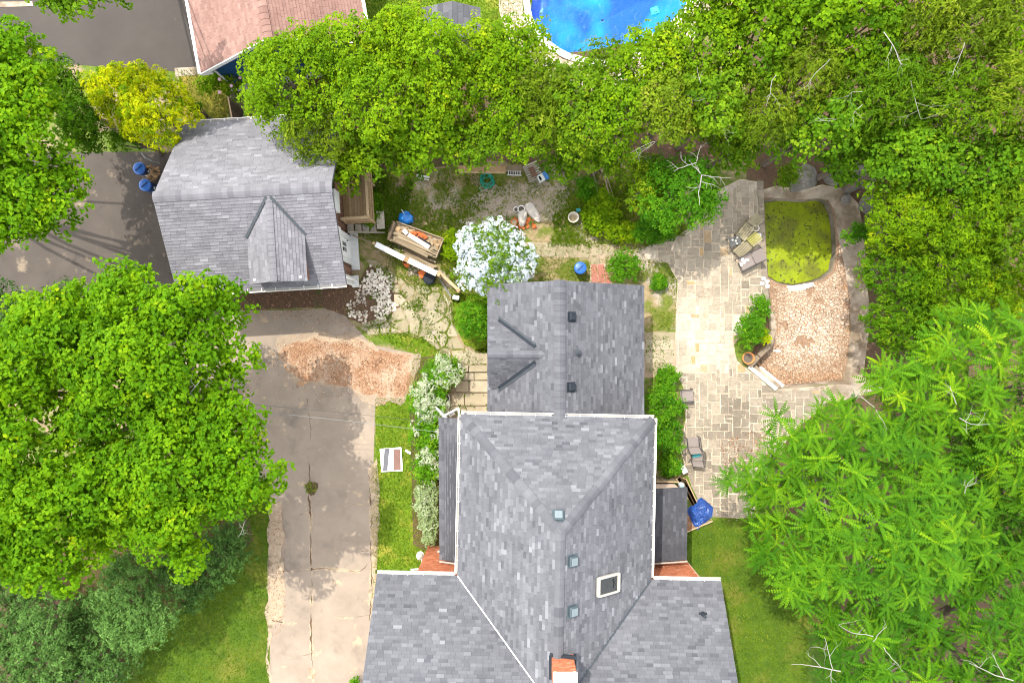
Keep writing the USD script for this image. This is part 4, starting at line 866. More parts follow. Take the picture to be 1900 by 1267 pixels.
gutter(gar, G(gu0, vS, gzS), G(gu1, vS, gzS), -vg); gutter(gar, G(gu0, vN, gzN), G(gu1, vN, gzN), vg)
wu0, wu1, wS, wN = gu0 + .5, -8.05, vS + .35, vN - .35
obj(gar, 'wall', bx(G((wu0 + wu1) / 2, (wS + wN) / 2, 1.05), (wu1 - wu0 - .04, wN - wS, 2.1), yaw(TG)), 'siding_brown', tone=.4)
for uu in (wu0 + .05, wu1 - .1):
    q = [G(uu, wS, 2.1), G(uu, wN, 2.1), G(uu, wN, 2.25), G(uu, vR, gzR - .2), G(uu, wS, gzS - .05)]; q = np.array(q); d = np.r_[ug, 0] * .08
    n5 = len(q); obj(gar, 'gable_wall', (np.vstack([q, q - d]), np.array([[0, 1, 2], [0, 2, 3], [0, 3, 4], [5, 7, 6], [5, 8, 7], [5, 9, 8]] + sum([[[i, 5 + i, 5 + (i + 1) % 5], [i, 5 + (i + 1) % 5, (i + 1) % 5]] for i in range(5)], []))), 'siding_brown', tone=.4)
for k in range(26):
    vv0 = wS + .1 + k * .30
    if not (4.2 < vv0 < 6.1): obj(gar, 'siding_board', bx(G(wu1 + .0, vv0, 1.25), (.05, .27, 2.5), yaw(TG)), 'siding_brown', tone=float(rng.random()))
dr = obj(gar, 'door', bx(G(wu1 + .03, 5.15, 1.1), (.07, .95, 2.05), yaw(TG), .01), 'white_paint')
for s in (-.62, .62): obj(gar, 'door_frame', bx(G(wu1 + .05, 5.15 + s, 1.2), (.10, .26, 2.4), yaw(TG), .01), 'dull_white')
obj(gar, 'door_frame', bx(G(wu1 + .05, 5.15, 2.42), (.12, 1.7, .55), yaw(TG), .01), 'dull_white')
obj(dr, 'window_frame', bx(G(wu1 + .075, 5.15, 1.55), (.03, .56, .86), yaw(TG), .008), 'white_paint')
for i in range(2):
    for j in range(3): obj(dr, 'pane', bx(G(wu1 + .092, 5.02 + .26 * i, 1.28 + .27 * j), (.012, .20, .21), yaw(TG)), 'glass_dark')
obj(dr, 'handle', trimesh.creation.icosphere(2, .035).apply_translation(G(wu1 + .12, 5.52, 1.0)), 'charcoal_metal', smooth=True)
obj(gar, 'door_sill', bx(G(wu1 + .25, 5.1, .07), (.42, 1.9, .14), yaw(TG), .02), 'dull_white')
obj(gar, 'pilaster', bx(G(wu1 + .08, wS + .15, 1.3), (.18, .42, 2.6), yaw(TG), .02), 'dull_white'); obj(gar, 'plinth', bx(G(wu1 + .2, wS + .15, .12), (.34, .6, .24), yaw(TG), .03), 'dull_white')
obj(gar, 'downspout', tube([G(wu1 + .22, wS + .15, 3.6), G(wu1 + .26, wS + .16, 1.8), G(wu1 + .28, wS + .16, .2)], .05, 8), 'gutter_white')
obj(gar, 'vent_box', bx(G(wu1 + .12, 7.1, 3.0), (.22, 1.0, .9), yaw(TG), .02), 'dull_white')
gdz, gde, gdh, gdu, gdv = 5.5, 4.82, 1.27, -10.19, 3.22
vi = lambda z: vR - (gzR - z) / ((gzR - gzS) / (vR - vS))
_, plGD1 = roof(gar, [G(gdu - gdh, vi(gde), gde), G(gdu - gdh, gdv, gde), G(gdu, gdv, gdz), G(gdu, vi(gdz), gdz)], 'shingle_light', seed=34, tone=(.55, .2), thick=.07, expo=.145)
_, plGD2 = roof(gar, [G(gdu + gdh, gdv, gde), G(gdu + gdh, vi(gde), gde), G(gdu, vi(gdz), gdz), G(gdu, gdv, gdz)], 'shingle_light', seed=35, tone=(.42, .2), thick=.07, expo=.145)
caps(gar, G(gdu, gdv, gdz), G(gdu, vi(gdz), gdz), 'shingle_light', w=.15, step=.25, seed=36, drop=.5, tone=(.35, .1))
for s in (-1, 1):
    p, q = G(gdu + s * gdh, vi(gde), gde), G(gdu, vi(gdz), gdz); off = np.r_[ug * s * .05, .05]
    obj(gar, 'valley_flashing', beam(p + off, p + (q - p) * .97 + off, .12, .025), 'flashing_metal')
    obj(gar, 'dormer_cheek', bx(G(gdu + s * (gdh - .16), (gdv + vi(gde)) / 2 + .1, 4.42), (.10, vi(gde) - gdv - .1, .8), yaw(TG)), 'siding_brown', tone=.3)
obj(gar, 'dormer_front', bx(G(gdu, gdv + .18, 4.5), (2 * gdh - .4, .1, 1.0), yaw(TG)), 'dull_white')

# --- deck and stair behind the garage
deckt = thing('wooden_deck', 'raised timber deck with slatted railing on the garage side wall', 'deck', G(-7.1, 8.0, 0))
DZ = 1.15
for k in range(10):
    u0 = -8.0 + k * .142; obj(deckt, 'plank', bx(G(u0 + .07, 8.15, DZ), (.132, 3.5, .04), yaw(TG), .006), 'wood_tan', tone=float(np.clip(rng.normal(.80 if k > 3 else .45, .2), 0, 1)))
u_r, v_s = -6.60, 6.42
def post(u, v, z0, z1, w=.10): obj(deckt, 'post', bx(G(u, v, (z0 + z1) / 2), (w, w, z1 - z0), yaw(TG), .01), 'wood_tan', tone=.75)
for (u, v) in ((u_r, v_s), (u_r, 8.4), (u_r, 9.8), (-7.9, v_s)): post(u, v, 0, DZ + 1.0)
for a, b in ((G(-7.95, v_s, DZ + .98), G(u_r, v_s, DZ + .98)), (G(u_r, v_s, DZ + .98), G(u_r, 9.9, DZ + .98))): obj(deckt, 'rail', beam(a, b, .13, .05, bev=.01), 'wood_tan', tone=.95)
for a, b in ((G(-7.95, v_s, DZ + .14), G(u_r, v_s, DZ + .14)), (G(u_r, v_s, DZ + .14), G(u_r, 9.9, DZ + .14))): obj(deckt, 'rail', beam(a, b, .06, .05), 'wood_tan', tone=.8)
for k in range(9): obj(deckt, 'baluster', bx(G(-7.85 + k * .14, v_s, DZ + .55), (.045, .04, .82), yaw(TG)), 'wood_tan', tone=.85)
for k in range(23): obj(deckt, 'baluster', bx(G(u_r, v_s + .12 + k * .145, DZ + .55), (.04, .045, .82), yaw(TG)), 'wood_tan', tone=.85)
obj(deckt, 'rim_board', bx(G(-7.3, v_s - .03, DZ - .12), (1.4, .05, .24), yaw(TG)), 'wood_tan', tone=.6); obj(deckt, 'rim_board', bx(G(u_r + .05, 8.15, DZ - .12), (.05, 3.5, .24), yaw(TG)), 'wood_tan', tone=.6)
obj(deckt, 'landing', bx(G(-6.30, 6.55, .52), (.40, .9, .06), yaw(TG), .01), 'grey_plank', tone=.9)
for k in range(4): obj(deckt, 'tread', bx(G(-7.75 + k * .34, v_s - .24, .92 - k * .2), (.32, .40, .05), yaw(TG), .008), 'grey_plank', tone=.3 + .15 * k)
obj(deckt, 'stringer', beam(G(-7.9, v_s - .46, .95), G(-6.2, v_s - .46, .10), .05, .22), 'grey_plank', tone=.6)

# --- neighbour's pink roofed garage
TB = math.radians(10.2); ub = np.array([math.cos(TB), math.sin(TB)]); vb = np.array([-math.sin(TB), math.cos(TB)])
def B(u, v, z): w = ub * u + vb * v; return np.array([w[0], w[1], z])
nb = thing('blue_garage', 'blue sided garage with pink shingle roof and white fascia at the top edge', 'garage', B(-8.2, 18, 0))
b0, b1, bR, be, br, v0, v1 = -12.2, -4.12, -8.18, 3.0, 5.2, 15.0, 24.0
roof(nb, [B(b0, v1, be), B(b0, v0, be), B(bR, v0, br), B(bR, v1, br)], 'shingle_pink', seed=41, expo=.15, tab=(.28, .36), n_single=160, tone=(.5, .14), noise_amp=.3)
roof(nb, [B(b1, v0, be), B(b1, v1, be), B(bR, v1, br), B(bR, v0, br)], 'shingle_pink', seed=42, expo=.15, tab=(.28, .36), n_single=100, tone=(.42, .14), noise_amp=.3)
caps(nb, B(bR, v0, br), B(bR, 19.2, br), 'shingle_pink', w=.2, step=.28, seed=43, drop=.5, tone=(.45, .2))
obj(nb, 'wall', bx(B((b0 + b1) / 2, (v0 + v1) / 2 + .2, 1.45), (b1 - b0 - .8, v1 - v0 - .5, 2.9), yaw(TB)), 'blue_siding')
q = np.array([B(b0 + .4, v0 + .32, 2.85), B(b1 - .4, v0 + .32, 2.85), B(bR, v0 + .32, br - .1)]); qq = np.vstack([q, q + np.r_[vb, 0] * .1])
obj(nb, 'gable_wall', (qq, np.array([[0, 1, 2], [3, 5, 4], [0, 3, 4], [0, 4, 1], [1, 4, 5], [1, 5, 2], [2, 5, 3], [2, 3, 0]])), 'blue_siding')
for a, b in ((B(b0, v0 - .02, be - .08), B(bR, v0 - .02, br - .08)), (B(b1, v0 - .02, be - .08), B(bR, v0 - .02, br - .08))): obj(nb, 'rake_board', beam(a, b, .05, .20), 'dull_white')
for uu, d in ((b0 - .05, 1), (b1 + .05, -1)): obj(nb, 'gutter', bx(B(uu, (v0 + v1) / 2, be - .03), (.16, v1 - v0, .13), yaw(TB), .02), 'white_paint')
obj(nb, 'soffit_return', bx(B(b0 + .25, v0 + .14, be - .16), (.55, .3, .16), yaw(TB), .01), 'dull_white')
obj(nb, 'foundation', bx(B((b0 + b1) / 2, v0 + .25, .16), (b1 - b0 - .7, .2, .32), yaw(TB), .01), 'dull_white')
obj(nb, 'downspout', tube([B(b0 + .1, v0 + .1, be - .1), B(b0 + .5, v0 + .26, be - .5), B(b0 + .55, v0 + .26, .3)], .05, 8), 'dull_white')
# --- neighbour's small shed
sh = thing('garden_shed', 'small garden shed with grey shingle gable roof beside the neighbour pool', 'shed', P(836, 40))
s0, s1, sR, sy0, sy1 = P(782, 0, 2.1)[0], P(891, 0, 2.1)[0], P(839, 0, 2.75)[0], 14.55, P(0, 15, 2.1)[1]
roof(sh, [(s0, sy1, 2.1), (s0, sy0, 2.1), (sR, sy0, 2.75), (sR, sy1, 2.75)], 'shingle_grey', seed=51, expo=.30, tab=(.35, .9), n_single=30, tone=(.34, .16), noise_amp=.1)
roof(sh, [(s1, sy0, 2.1), (s1, sy1, 2.1), (sR, sy1, 2.75), (sR, sy0, 2.75)], 'shingle_grey', seed=52, expo=.30, tab=(.35, .9), n_single=30, tone=(.30, .16), noise_amp=.1)
obj(sh, 'wall', bx(((s0 + s1) / 2, (sy0 + sy1) / 2, 1.0), (s1 - s0 - .3, sy1 - sy0 - .3, 2.05)), 'beige_wall')
# ---------------------------------------------------------------- things standing about the yard
def drum(loc, label, group=None):
    t = thing('blue_barrel', label, 'barrel', loc, group); x, y, z = loc
    obj(t, 'body', lathe([(0, 0), (.235, 0), (.25, .03), (.262, .25), (.27, .27), (.262, .29), (.275, .55), (.282, .57), (.275, .59), (.285, .80), (.285, .83)], loc, 24), 'dark_blue_plastic', smooth=35)
    obj(t, 'lid', lathe([(.30, .80), (.31, .82), (.31, .86), (.28, .89), (.20, .915), (0, .925)], loc, 28), 'blue_plastic', smooth=40)
    obj(t, 'handle', bx((x, y, .94), (.40, .045, .05), yaw(.75), .012), 'dark_blue_plastic'); obj(t, 'sticker', bx((x + .262, y - .06, .45), (.02, .12, .14)), 'egg_white')
    return t
drum(P(257, 312, .9) * [1, 1, 0], 'blue lidded barrel farther from the garage corner, above the firewood')
drum(P(268, 343, .9) * [1, 1, 0], 'blue lidded barrel tucked against the garage roof corner below the firewood')
drum(P(1077, 497, .9) * [1, 1, 0], 'blue lidded barrel on the grass between annexe roof and stepping stones')
_r = np.random.default_rng(71)
for k in range(17):
    px, py, z = _r.uniform(272, 291), _r.uniform(312, 336), .12 + .5 * _r.random(); a = _r.uniform(0, 6.3); L, w = .38, _r.uniform(.09, .15); s = np.array([[0, 0], [w * 1.1, .02], [w * .9, w * .8], [w * .2, w]])
    v = np.vstack([np.c_[np.full(4, -L / 2), s], np.c_[np.full(4, L / 2), s]]); tl = yaw(a); pitch = _r.uniform(-.3, .3); v[:, 2] += v[:, 0] * pitch; v = v @ tl + P(px, py, z)
    f = [[0, 1, 2], [0, 2, 3], [4, 6, 5], [4, 7, 6]] + sum([[[i, 4 + i, 4 + (i + 1) % 4], [i, 4 + (i + 1) % 4, (i + 1) % 4]] for i in range(4)], [])
    obj(None, 'firewood_log', (v, np.array(f)), 'log_look', tone=float(_r.random()), label='split firewood log heaped between the barrels and the garage', cat='log', group='firewood heaped beside the garage')
obj(None, 'bent_rod', tube([P(262, 284, .5), P(270, 294, .7), P(282, 299, .7), P(296, 303, .5)], .03, 6), 'wire_steel', label='thin bent metal rod under the golden cedar by the barrels', cat='rod')

# raised timber bed with scrap, plank stack, white-capped fence
c0, c1, c2, c3 = (P(736, 411, .62), P(823, 443, .62), P(809, 478, .62), P(723, 446, .62))
bed_t = thing('scrap_crate', 'long weathered timber crate full of scrap boards and orange rubble', 'crate', P(772, 446))
def lerp4(u, v, z): q = (c0 * (1 - u) + c1 * u) * (1 - v) + (c3 * (1 - u) + c2 * u) * v; return np.array([q[0], q[1], z])
for a, b, h in ((c0, c1, .05), (c1, c2, .05), (c3, c2, .05)): obj(bed_t, 'side_board', beam([a[0], a[1], .35], [b[0], b[1], .35], .05, .62, bev=.01), 'wood_grey', tone=.75)
obj(bed_t, 'end_log', tube([[c0[0] - .1, c0[1], .6], [(c0[0] + c3[0]) / 2 - .12, (c0[1] + c3[1]) / 2, .56], [c3[0] - .06, c3[1], .58]], [.11, .13, .1], 9), 'wood_grey', tone=.12)
q = np.array([lerp4(0, 0, .42), lerp4(1, 0, .42), lerp4(1, 1, .42), lerp4(0, 1, .42)]); obj(bed_t, 'bottom', prism(q[:, :2], .36, .42), 'wood_grey', tone=.8)
for k in range(11):
    v = .42 + .056 * k; u0, u1 = _r.uniform(0, .15), _r.uniform(.75, 1); 
    obj(bed_t, 'plank', beam(lerp4(u0, v + _r.uniform(-.05, .05), .55 + .02 * k), lerp4(u1, v + .16, .55 + .02 * k), .07, .05, bev=.008), 'wood_grey', tone=float(_r.uniform(.25, .85)))
obj(None, 'white_board', beam(lerp4(.32, .42, .70), lerp4(.80, .66, .70), .22, .04, bev=.006), 'cream_stone', label='pale cream board lying diagonally on the scrap crate', cat='board')
obj(None, 'dark_bar', beam(lerp4(.52, .34, .72), lerp4(.82, .50, .72), .07, .04), 'charcoal_metal', label='dark metal bar lying beside the cream board on the crate', cat='bar')
obj(None, 'white_block', bx(lerp4(.24, .34, .62), (.28, .2, .16), yaw(-.9), .02), 'egg_white', label='white block at the upper left end of the scrap crate', cat='block')
tb = MB()
for k in range(60):
    u, v = .33 + .34 * _r.random(), .12 + .32 * _r.random(); V, F = bx(lerp4(u, v, .45 + .12 * _r.random()), _r.uniform(.04, .15, 3), yaw(_r.uniform(0, 6))); tb.add(V, F, _r.random())
tb.build(None, 'orange_rubble', 'terracotta', kind='stuff')
tb = MB()
for k in range(45):
    u, v = _r.random(), .05 + .5 * _r.random(); V, F = bx(lerp4(u * .95, v, .45 + .06 * _r.random()), _r.uniform(.04, .22, 3) * [1, 1, .4], yaw(_r.uniform(0, 6))); tb.add(V, F, _r.uniform(.3, 1))
tb.build(None, 'wood_scraps', 'wood_tan', kind='stuff')
def lump(c, r, seed, mat, name, label, cat, sq=(1, 1, .6), amp=.5):
    m = trimesh.creation.icosphere(3, 1.0); v = np.array(m.vertices); v = v * (1 + amp * (meshkit.fbm(v * 1.8 + seed, 4, seed)[:, None] - .5)) * np.array(sq) * r; v[:, 2] = np.maximum(v[:, 2], -.3 * r)
    return obj(None, name, (v + c, np.array(m.faces)), mat, smooth=50, label=label, cat=cat)
lump(P(753, 405, .25), .38, 3, 'tarp_bright', 'tarp_bundle', 'crumpled bright blue tarpaulin bundle behind the scrap crate', 'tarpaulin', (1.0, .85, .75), 1.0)
obj(None, 'white_stick', tube([P(745, 389, .3), P(750, 397, .5)], .02, 6), 'egg_white', label='short white stick poking out above the blue bundle', cat='stick')
stack = thing('plank_stack', 'stack of tan lumber between the scrap crate and the white capped fence', 'lumber', P(780, 482))
for k in range(14):
    x = 745 + 4.0 * k; obj(stack, 'plank', beam(P(742 + _r.uniform(0, 16), 462 + 2.0 * (k % 7) + _r.uniform(-2, 2), .12 + .05 * (k // 7)), P(790 + _r.uniform(0, 22), 484 + 2.3 * (k % 7), .14 + .06 * (k // 7)), .11, .045, bev=.006), 'wood_grey', tone=float(_r.uniform(.35, 1)))
fe = thing('white_fence', 'low fence with white capping boards running diagonally past the scrap crate', 'fence', P(752, 482))
FZ = 1.15
fa, fm, fm2, fb = P(697, 453, FZ), P(750, 480, FZ), P(758, 483, FZ), P(810, 508, FZ)
obj(fe, 'capping', beam(fa, fm, .27, .06, bev=.012), 'white_paint'); obj(fe, 'capping', beam(fm2, fb, .27, .06, bev=.012), 'white_paint'); obj(fe, 'post', bx((fm + fm2) / 2 - [0, 0, .57], (.24, .24, 1.2), yaw(-.46), .02), 'wood_tan', tone=.4)
obj(fe, 'post', bx(fa + [-.1, .05, -.55], (.14, .14, 1.14), yaw(-.46), .02), 'wood_tan', tone=.9); obj(fe, 'post', bx(fb + [.1, -.05, -.55], (.15, .15, 1.14), yaw(-.46), .02), 'wood_tan', tone=.9)
for a, b in ((fa, fm), (fm2, fb)):
    for k in range(11): p = a + (b - a) * (k + .5) / 11; obj(fe, 'board', beam([p[0] - .06, p[1] + .03, .55], [p[0] + .07, p[1] - .035, .55], .025, 1.06), 'wood_grey', tone=float(_r.uniform(.3, .9)))
obj(fe, 'rail', beam(P(655, 437, .9), fa + [0, 0, -.15], .07, .09), 'wood_grey', tone=.4)
ret = thing('timber_edging', 'tan timber edging board between the white fence and the flowering tree', 'edging', P(832, 522))
obj(ret, 'top_board', beam(P(813, 504, .7), P(853, 540, .7), .16, .07, bev=.01), 'wood_tan', tone=1.0); obj(ret, 'face_board', beam(P(815, 507, .35), P(851, 541, .35), .06, .66, bev=.01), 'wood_tan', tone=.85); obj(ret, 'end_post', bx(P(851, 541, .38), (.14, .14, .76), yaw(.7), .01), 'wood_tan', tone=.7)
obj(None, 'downspout_end', beam(P(840, 551, .25), P(852, 553, .25), .22, .12, bev=.03), 'white_paint', label='white downspout end lying at the tip of the timber edging', cat='downspout')
obj(None, 'chain', tube([P(816, 518, .1), P(823, 527, .12), P(829, 539, .1), P(837, 550, .14)], .04, 6), 'wire_steel', label='pale chain lying along the foot of the timber edging', cat='chain')
def pot(loc, r, h, mat, fill, label, name='flower_pot', cat='flower pot', n=20, rim=None, tilt=None, fillz=.75, group=None):
    t = thing(name, label, cat, loc, group); ax = tilt
    obj(t, 'body', lathe([(0, 0), (r * .72, 0), (r * .97, h * .84)], loc, n, ax), mat, smooth=35); obj(t, 'rim', lathe([(r * .9, h * .84), (r * 1.04, h * .84), (r * 1.04, h), (r * .88, h), (r * .62, h * .2)], loc, n, ax), rim or mat, smooth=35)
    if fill: obj(t, 'soil', lathe([(0, h * fillz), (r * .87, h * fillz)], loc, n, ax), fill)
    return t
tl = np.array([[1, 0, 0], [0, .8, -.6], [0, .6, .8.real]]); 
pot(P(755, 493), .19, .34, 'terracotta', None, 'orange terracotta pot leaning under the white capped fence', tilt=tl)
obj(None, 'terracotta_slab', beam(P(778, 511, .2), P(790, 505, .2), .42, .22, bev=.05), 'terracotta', tone=.8, label='orange clay block against the fence beside the black bowl', cat='clay block')
t = thing('black_bowl', 'upturned black bowl at the lower end of the white fence', 'bowl', P(797, 517)); obj(t, 'shell', lathe([(.31, .0), (.31, .28), (.27, .34), (.12, .37), (0, .375)], P(797, 517), 24), 'charcoal_metal', smooth=40); obj(t, 'rim', lathe([(.33, 0), (.33, .04), (.29, .04)], P(797, 517), 24), 'black_plastic')
tb = MB()
for k in range(70):
    V, F = pebble(np.zeros(3), _r); tb.add(V * _r.uniform(.03, .07) + P(_r.uniform(758, 782), _r.uniform(494, 512), .04), F, _r.uniform(0, .5))
tb.build(None, 'grey_pebbles', 'pebble_look', smooth=True, kind='stuff')

# pots and sacks in the middle of the yard
pot(P(957.5, 390), .13, .22, 'pot_green', 'pot_soil', 'smaller pale rimmed pot touching the larger one behind the white sacks', rim='egg_white')
pot(P(967, 389.5), .18, .26, 'pot_green', 'pot_soil', 'larger pale rimmed pot next to the small one behind the sacks', rim='egg_white')
pot(P(954, 413), .17, .2, 'terracotta', 'sand_fill', 'squat clay pot at the lower left of the white sacks')
pot(P(1062.5, 406), .27, .46, 'pot_green', 'sand_fill', 'large deep green brown pot alone on the grass near the path', rim='pot_rim', fillz=.35)
pot(P(825, 738), .30, .36, 'pot_rim', 'pot_soil', 'large white rimmed planter beside the porch steps', rim='tire_white', fillz=.9)
pot(P(1384, 664), .30, .4, 'clay_flue', 'pot_soil', 'orange clay pot at the corner of the planter wall and pond steps', fillz=.8)
def sack(a, b, w, h, label, seed):
    a, b = P(*a), P(*b); m = trimesh.creation.icosphere(3, 1.0); v = np.array(m.vertices); v = np.sign(v) * np.abs(v) ** .7
    v = v * (1 + .75 * (meshkit.fbm(v * 1.7 + seed, 4, seed)[:, None] - .5)); v[:, 1] *= 1 - .28 * v[:, 0]; L = np.linalg.norm(b - a); an = math.atan2(*(b - a)[1::-1]); v = v * [L / 2, w / 2, h / 2] @ yaw(an)
    t = thing('white_sack', label, 'sack', (a + b) / 2); obj(t, 'bag', (v + (a + b) / 2 + [0, 0, h / 2 - .03], np.array(m.faces)), 'sack_white', smooth=60)
    obj(t, 'print', bx((a + b) / 2 + [.05, .03, h - .06], (.10, .07, .03), yaw(an + .5), .01), 'sack_print'); obj(t, 'crease', bx((a + b) / 2 + [-.12, .12, h - .08], (.3, .03, .03), yaw(an + 1.3), .01), 'dull_white'); return t
sack((978, 380), (1001, 411), .46, .24, 'long white plastic sack pointing down right in the yard pile', 5)
sack((970, 391), (968, 420), .42, .34, 'shorter cream sack standing left in the yard pile', 9)
tb = MB()
for k in range(26):
    V, F = bx(P(_r.uniform(955, 992), _r.uniform(404, 424), .05), _r.uniform(.05, .2, 3) * [1, 1, .4], yaw(_r.uniform(0, 6))); tb.add(V, F, _r.random())
tb.build(None, 'clay_shards', 'terracotta', kind='stuff')
obj(None, 'teal_toy', bx(P(1073, 390, .06), (.26, .2, .12), yaw(.3), .04), 'teal_cloth', label='small teal plastic piece above the large green pot', cat='toy')
# garden hose
hp = []
for k in range(150):
    a = k * .26; rr = .30 + .05 * math.sin(k * .37) + .03 * math.sin(k * 1.1); hp.append(P(904, 336)[:2].tolist() + [.03 + .0009 * k]); hp[-1][0] += rr * math.cos(a) + .05 * math.sin(k * .09); hp[-1][1] += rr * .95 * math.sin(a) + .07 * math.cos(k * .11)
obj(None, 'garden_hose', tube(hp, .022, 6), 'hose_rubber', label='coiled teal green garden hose at the hedge edge of the yard', cat='hose')
obj(None, 'hose_end', tube([P(892, 344, .03), P(890, 350, .04), P(893, 354, .03), P(897, 352, .03)], .02, 6), 'hose_pale', label='pale loose end of hose left of the green coil', cat='hose')
bn = thing('plank_bench', 'long plank bench at the hedge edge right of the hose', 'bench', P(915, 313)); obj(bn, 'seat', beam(P(850, 313, .42), P(940, 313.5, .42), .30, .05, bev=.01), 'wood_tan', tone=.45)
obj(bn, 'seat', beam(P(852, 320, .42), P(938, 320.5, .42), .10, .05, bev=.01), 'wood_tan', tone=.8)
for x in (862, 900, 932): obj(bn, 'leg', bx(P(x, 314, .2), (.08, .3, .4)), 'wood_grey', tone=.3)
cr = thing('slatted_box', 'small wooden box with dark lid and pale slatted front by the bench', 'box', P(954, 318)); obj(cr, 'lid', bx(P(954.5, 312, .5), (.76, .30, .04), yaw(-.03), .01), 'wood_grey', tone=.30)
for k in range(6): obj(cr, 'slat', bx(P(943.5 + 4.3 * k, 321, .28), (.035, .12, .44), yaw(-.03)), 'dull_white')
obj(cr, 'front_rail', bx(P(954, 325, .3), (.74, .05, .06), yaw(-.03), .01), 'dull_white'); obj(cr, 'front_rail', bx(P(954, 317.5, .44), (.74, .05, .05), yaw(-.03), .01), 'dull_white'); obj(cr, 'back', bx(P(954, 311, .25), (.72, .05, .44), yaw(-.03)), 'wood_grey', tone=.1); obj(cr, 'bottom', bx(P(954, 317, .06), (.72, .36, .04), yaw(-.03)), 'wood_grey', tone=.1)
pl_ = thing('wooden_pallet', 'weathered grey slatted pallet leaning at the hedge right of the box', 'pallet', P(990, 319)); ya = .42
cn = P(989, 319, .22); axp = yaw(ya)
for k in range(8): obj(pl_, 'slat', bx(cn + axp[1] * 0 + axp[0] * 0 + np.array([0, 0, .01 * k]) + axp[1] * (-.40 + .115 * k), (.78, .075, .03), axp, .005), 'grey_plank', tone=float(_r.uniform(.3, 1)))
for s in (-.32, .32): obj(pl_, 'batten', bx(cn + axp[0] * s - [0, 0, .04], (.06, .95, .04), axp), 'grey_plank', tone=.2)
obj(pl_, 'dark_cloth', bx(cn + axp[0] * -.02 + [0, 0, .07], (.28, .55, .03), axp, .012), 'siding_brown', tone=.3)
bxs = thing('appliance_box', 'small white and blue appliance box in front of the slatted pallet', 'box', P(1006, 330)); axb = yaw(.5); cb = P(1004, 331, .14)
obj(bxs, 'case', bx(cb, (.36, .40, .26), axb, .05), 'dull_white'); obj(bxs, 'blue_end', bx(cb + axb[0] * .27, (.22, .42, .24), axb, .02), 'box_blue'); obj(bxs, 'slot', bx(cb - axb[0] * .06 + [0, 0, .132], (.10, .22, .012), axb), 'glass_dark')
obj(None, 'pale_plank', beam(P(773, 326, .12), P(797, 329, .12), .10, .05), 'dull_white', label='short pale plank under the hedge above the bare yard', cat='plank'); obj(None, 'pale_plank', beam(P(777, 331, .1), P(796, 334, .1), .06, .04), 'dull_white', label='thin pale strip just below the short plank under the hedge', cat='plank')
# pruned sticks
for k, (a, b) in enumerate((((1093, 306), (1110, 352)), ((1098, 306), (1117, 398)), ((1110, 300), (1128, 345)), ((1112, 296), (1143, 392)), ((1118, 300), (1140, 370)), ((1090, 312), (1098, 345)), ((1104, 330), (1121, 410)), ((1125, 345), (1146, 402)), ((1085, 300), (1098, 330)))):
    m = (np.array(a) + b) / 2 + _r.normal(0, 2, 2); obj(None, 'pruned_stick', tube([P(*a, .7), P(*m, .5), P(*b, .15)], [.035, .028, .012], 6), 'tan_twig', label='long bare pruned stick fanned across the weeds below the hedge', cat='stick', group='pruned sticks below the hedge')
obj(None, 'broken_branch', tube([P(1079, 336, .2), P(1088, 336, .3), P(1096, 339, .3), P(1102, 338, .3)], [.06, .045, .03, .03], 6), 'pale_twig', label='short pale broken branch lying across the top of the sticks', cat='branch')
# white panel with roofing strips
pn = thing('scrap_board', 'white board with two grey roofing strips lying on the side lawn', 'board', P(726, 852)); obj(pn, 'board', prism(P2([(705, 832), (745, 829), (748, 873), (708, 875)]), .03, .07), 'white_paint')
obj(pn, 'roofing_strip', prism(P2([(714, 832), (723, 831), (719, 873), (711, 873)]), .071, .085), 'shingle_grey', tone=.75); obj(pn, 'roofing_strip', prism(P2([(731, 833), (743, 833), (744, 871), (731, 872)]), .071, .085), 'shingle_pink', tone=.1)
obj(None, 'white_offcut', beam(P(752, 835, .05), P(762, 841, .05), .12, .04), 'egg_white', label='small white offcut in the grass right of the white board', cat='offcut')
# power lines
for k, (a, b, za, zb, m, l) in enumerate((((250, 733), (800, 783), 6.6, 4.6, 'wire_black', 'thin black overhead wire crossing the driveway, upper of two'), ((250, 742), (818, 802), 6.6, 4.3, 'wire_steel', 'pale twisted overhead cable crossing the driveway, lower of two'))):
    A, Bq = P(*a, za), P(*b, zb); pts = [A + (Bq - A) * t - np.array([0, 0, .5 * 4 * t * (1 - t)]) for t in np.linspace(0, 1, 24)]; obj(None, 'overhead_wire', tube(pts, .008 if k == 0 else .009, 5), m, label=l, cat='wire')

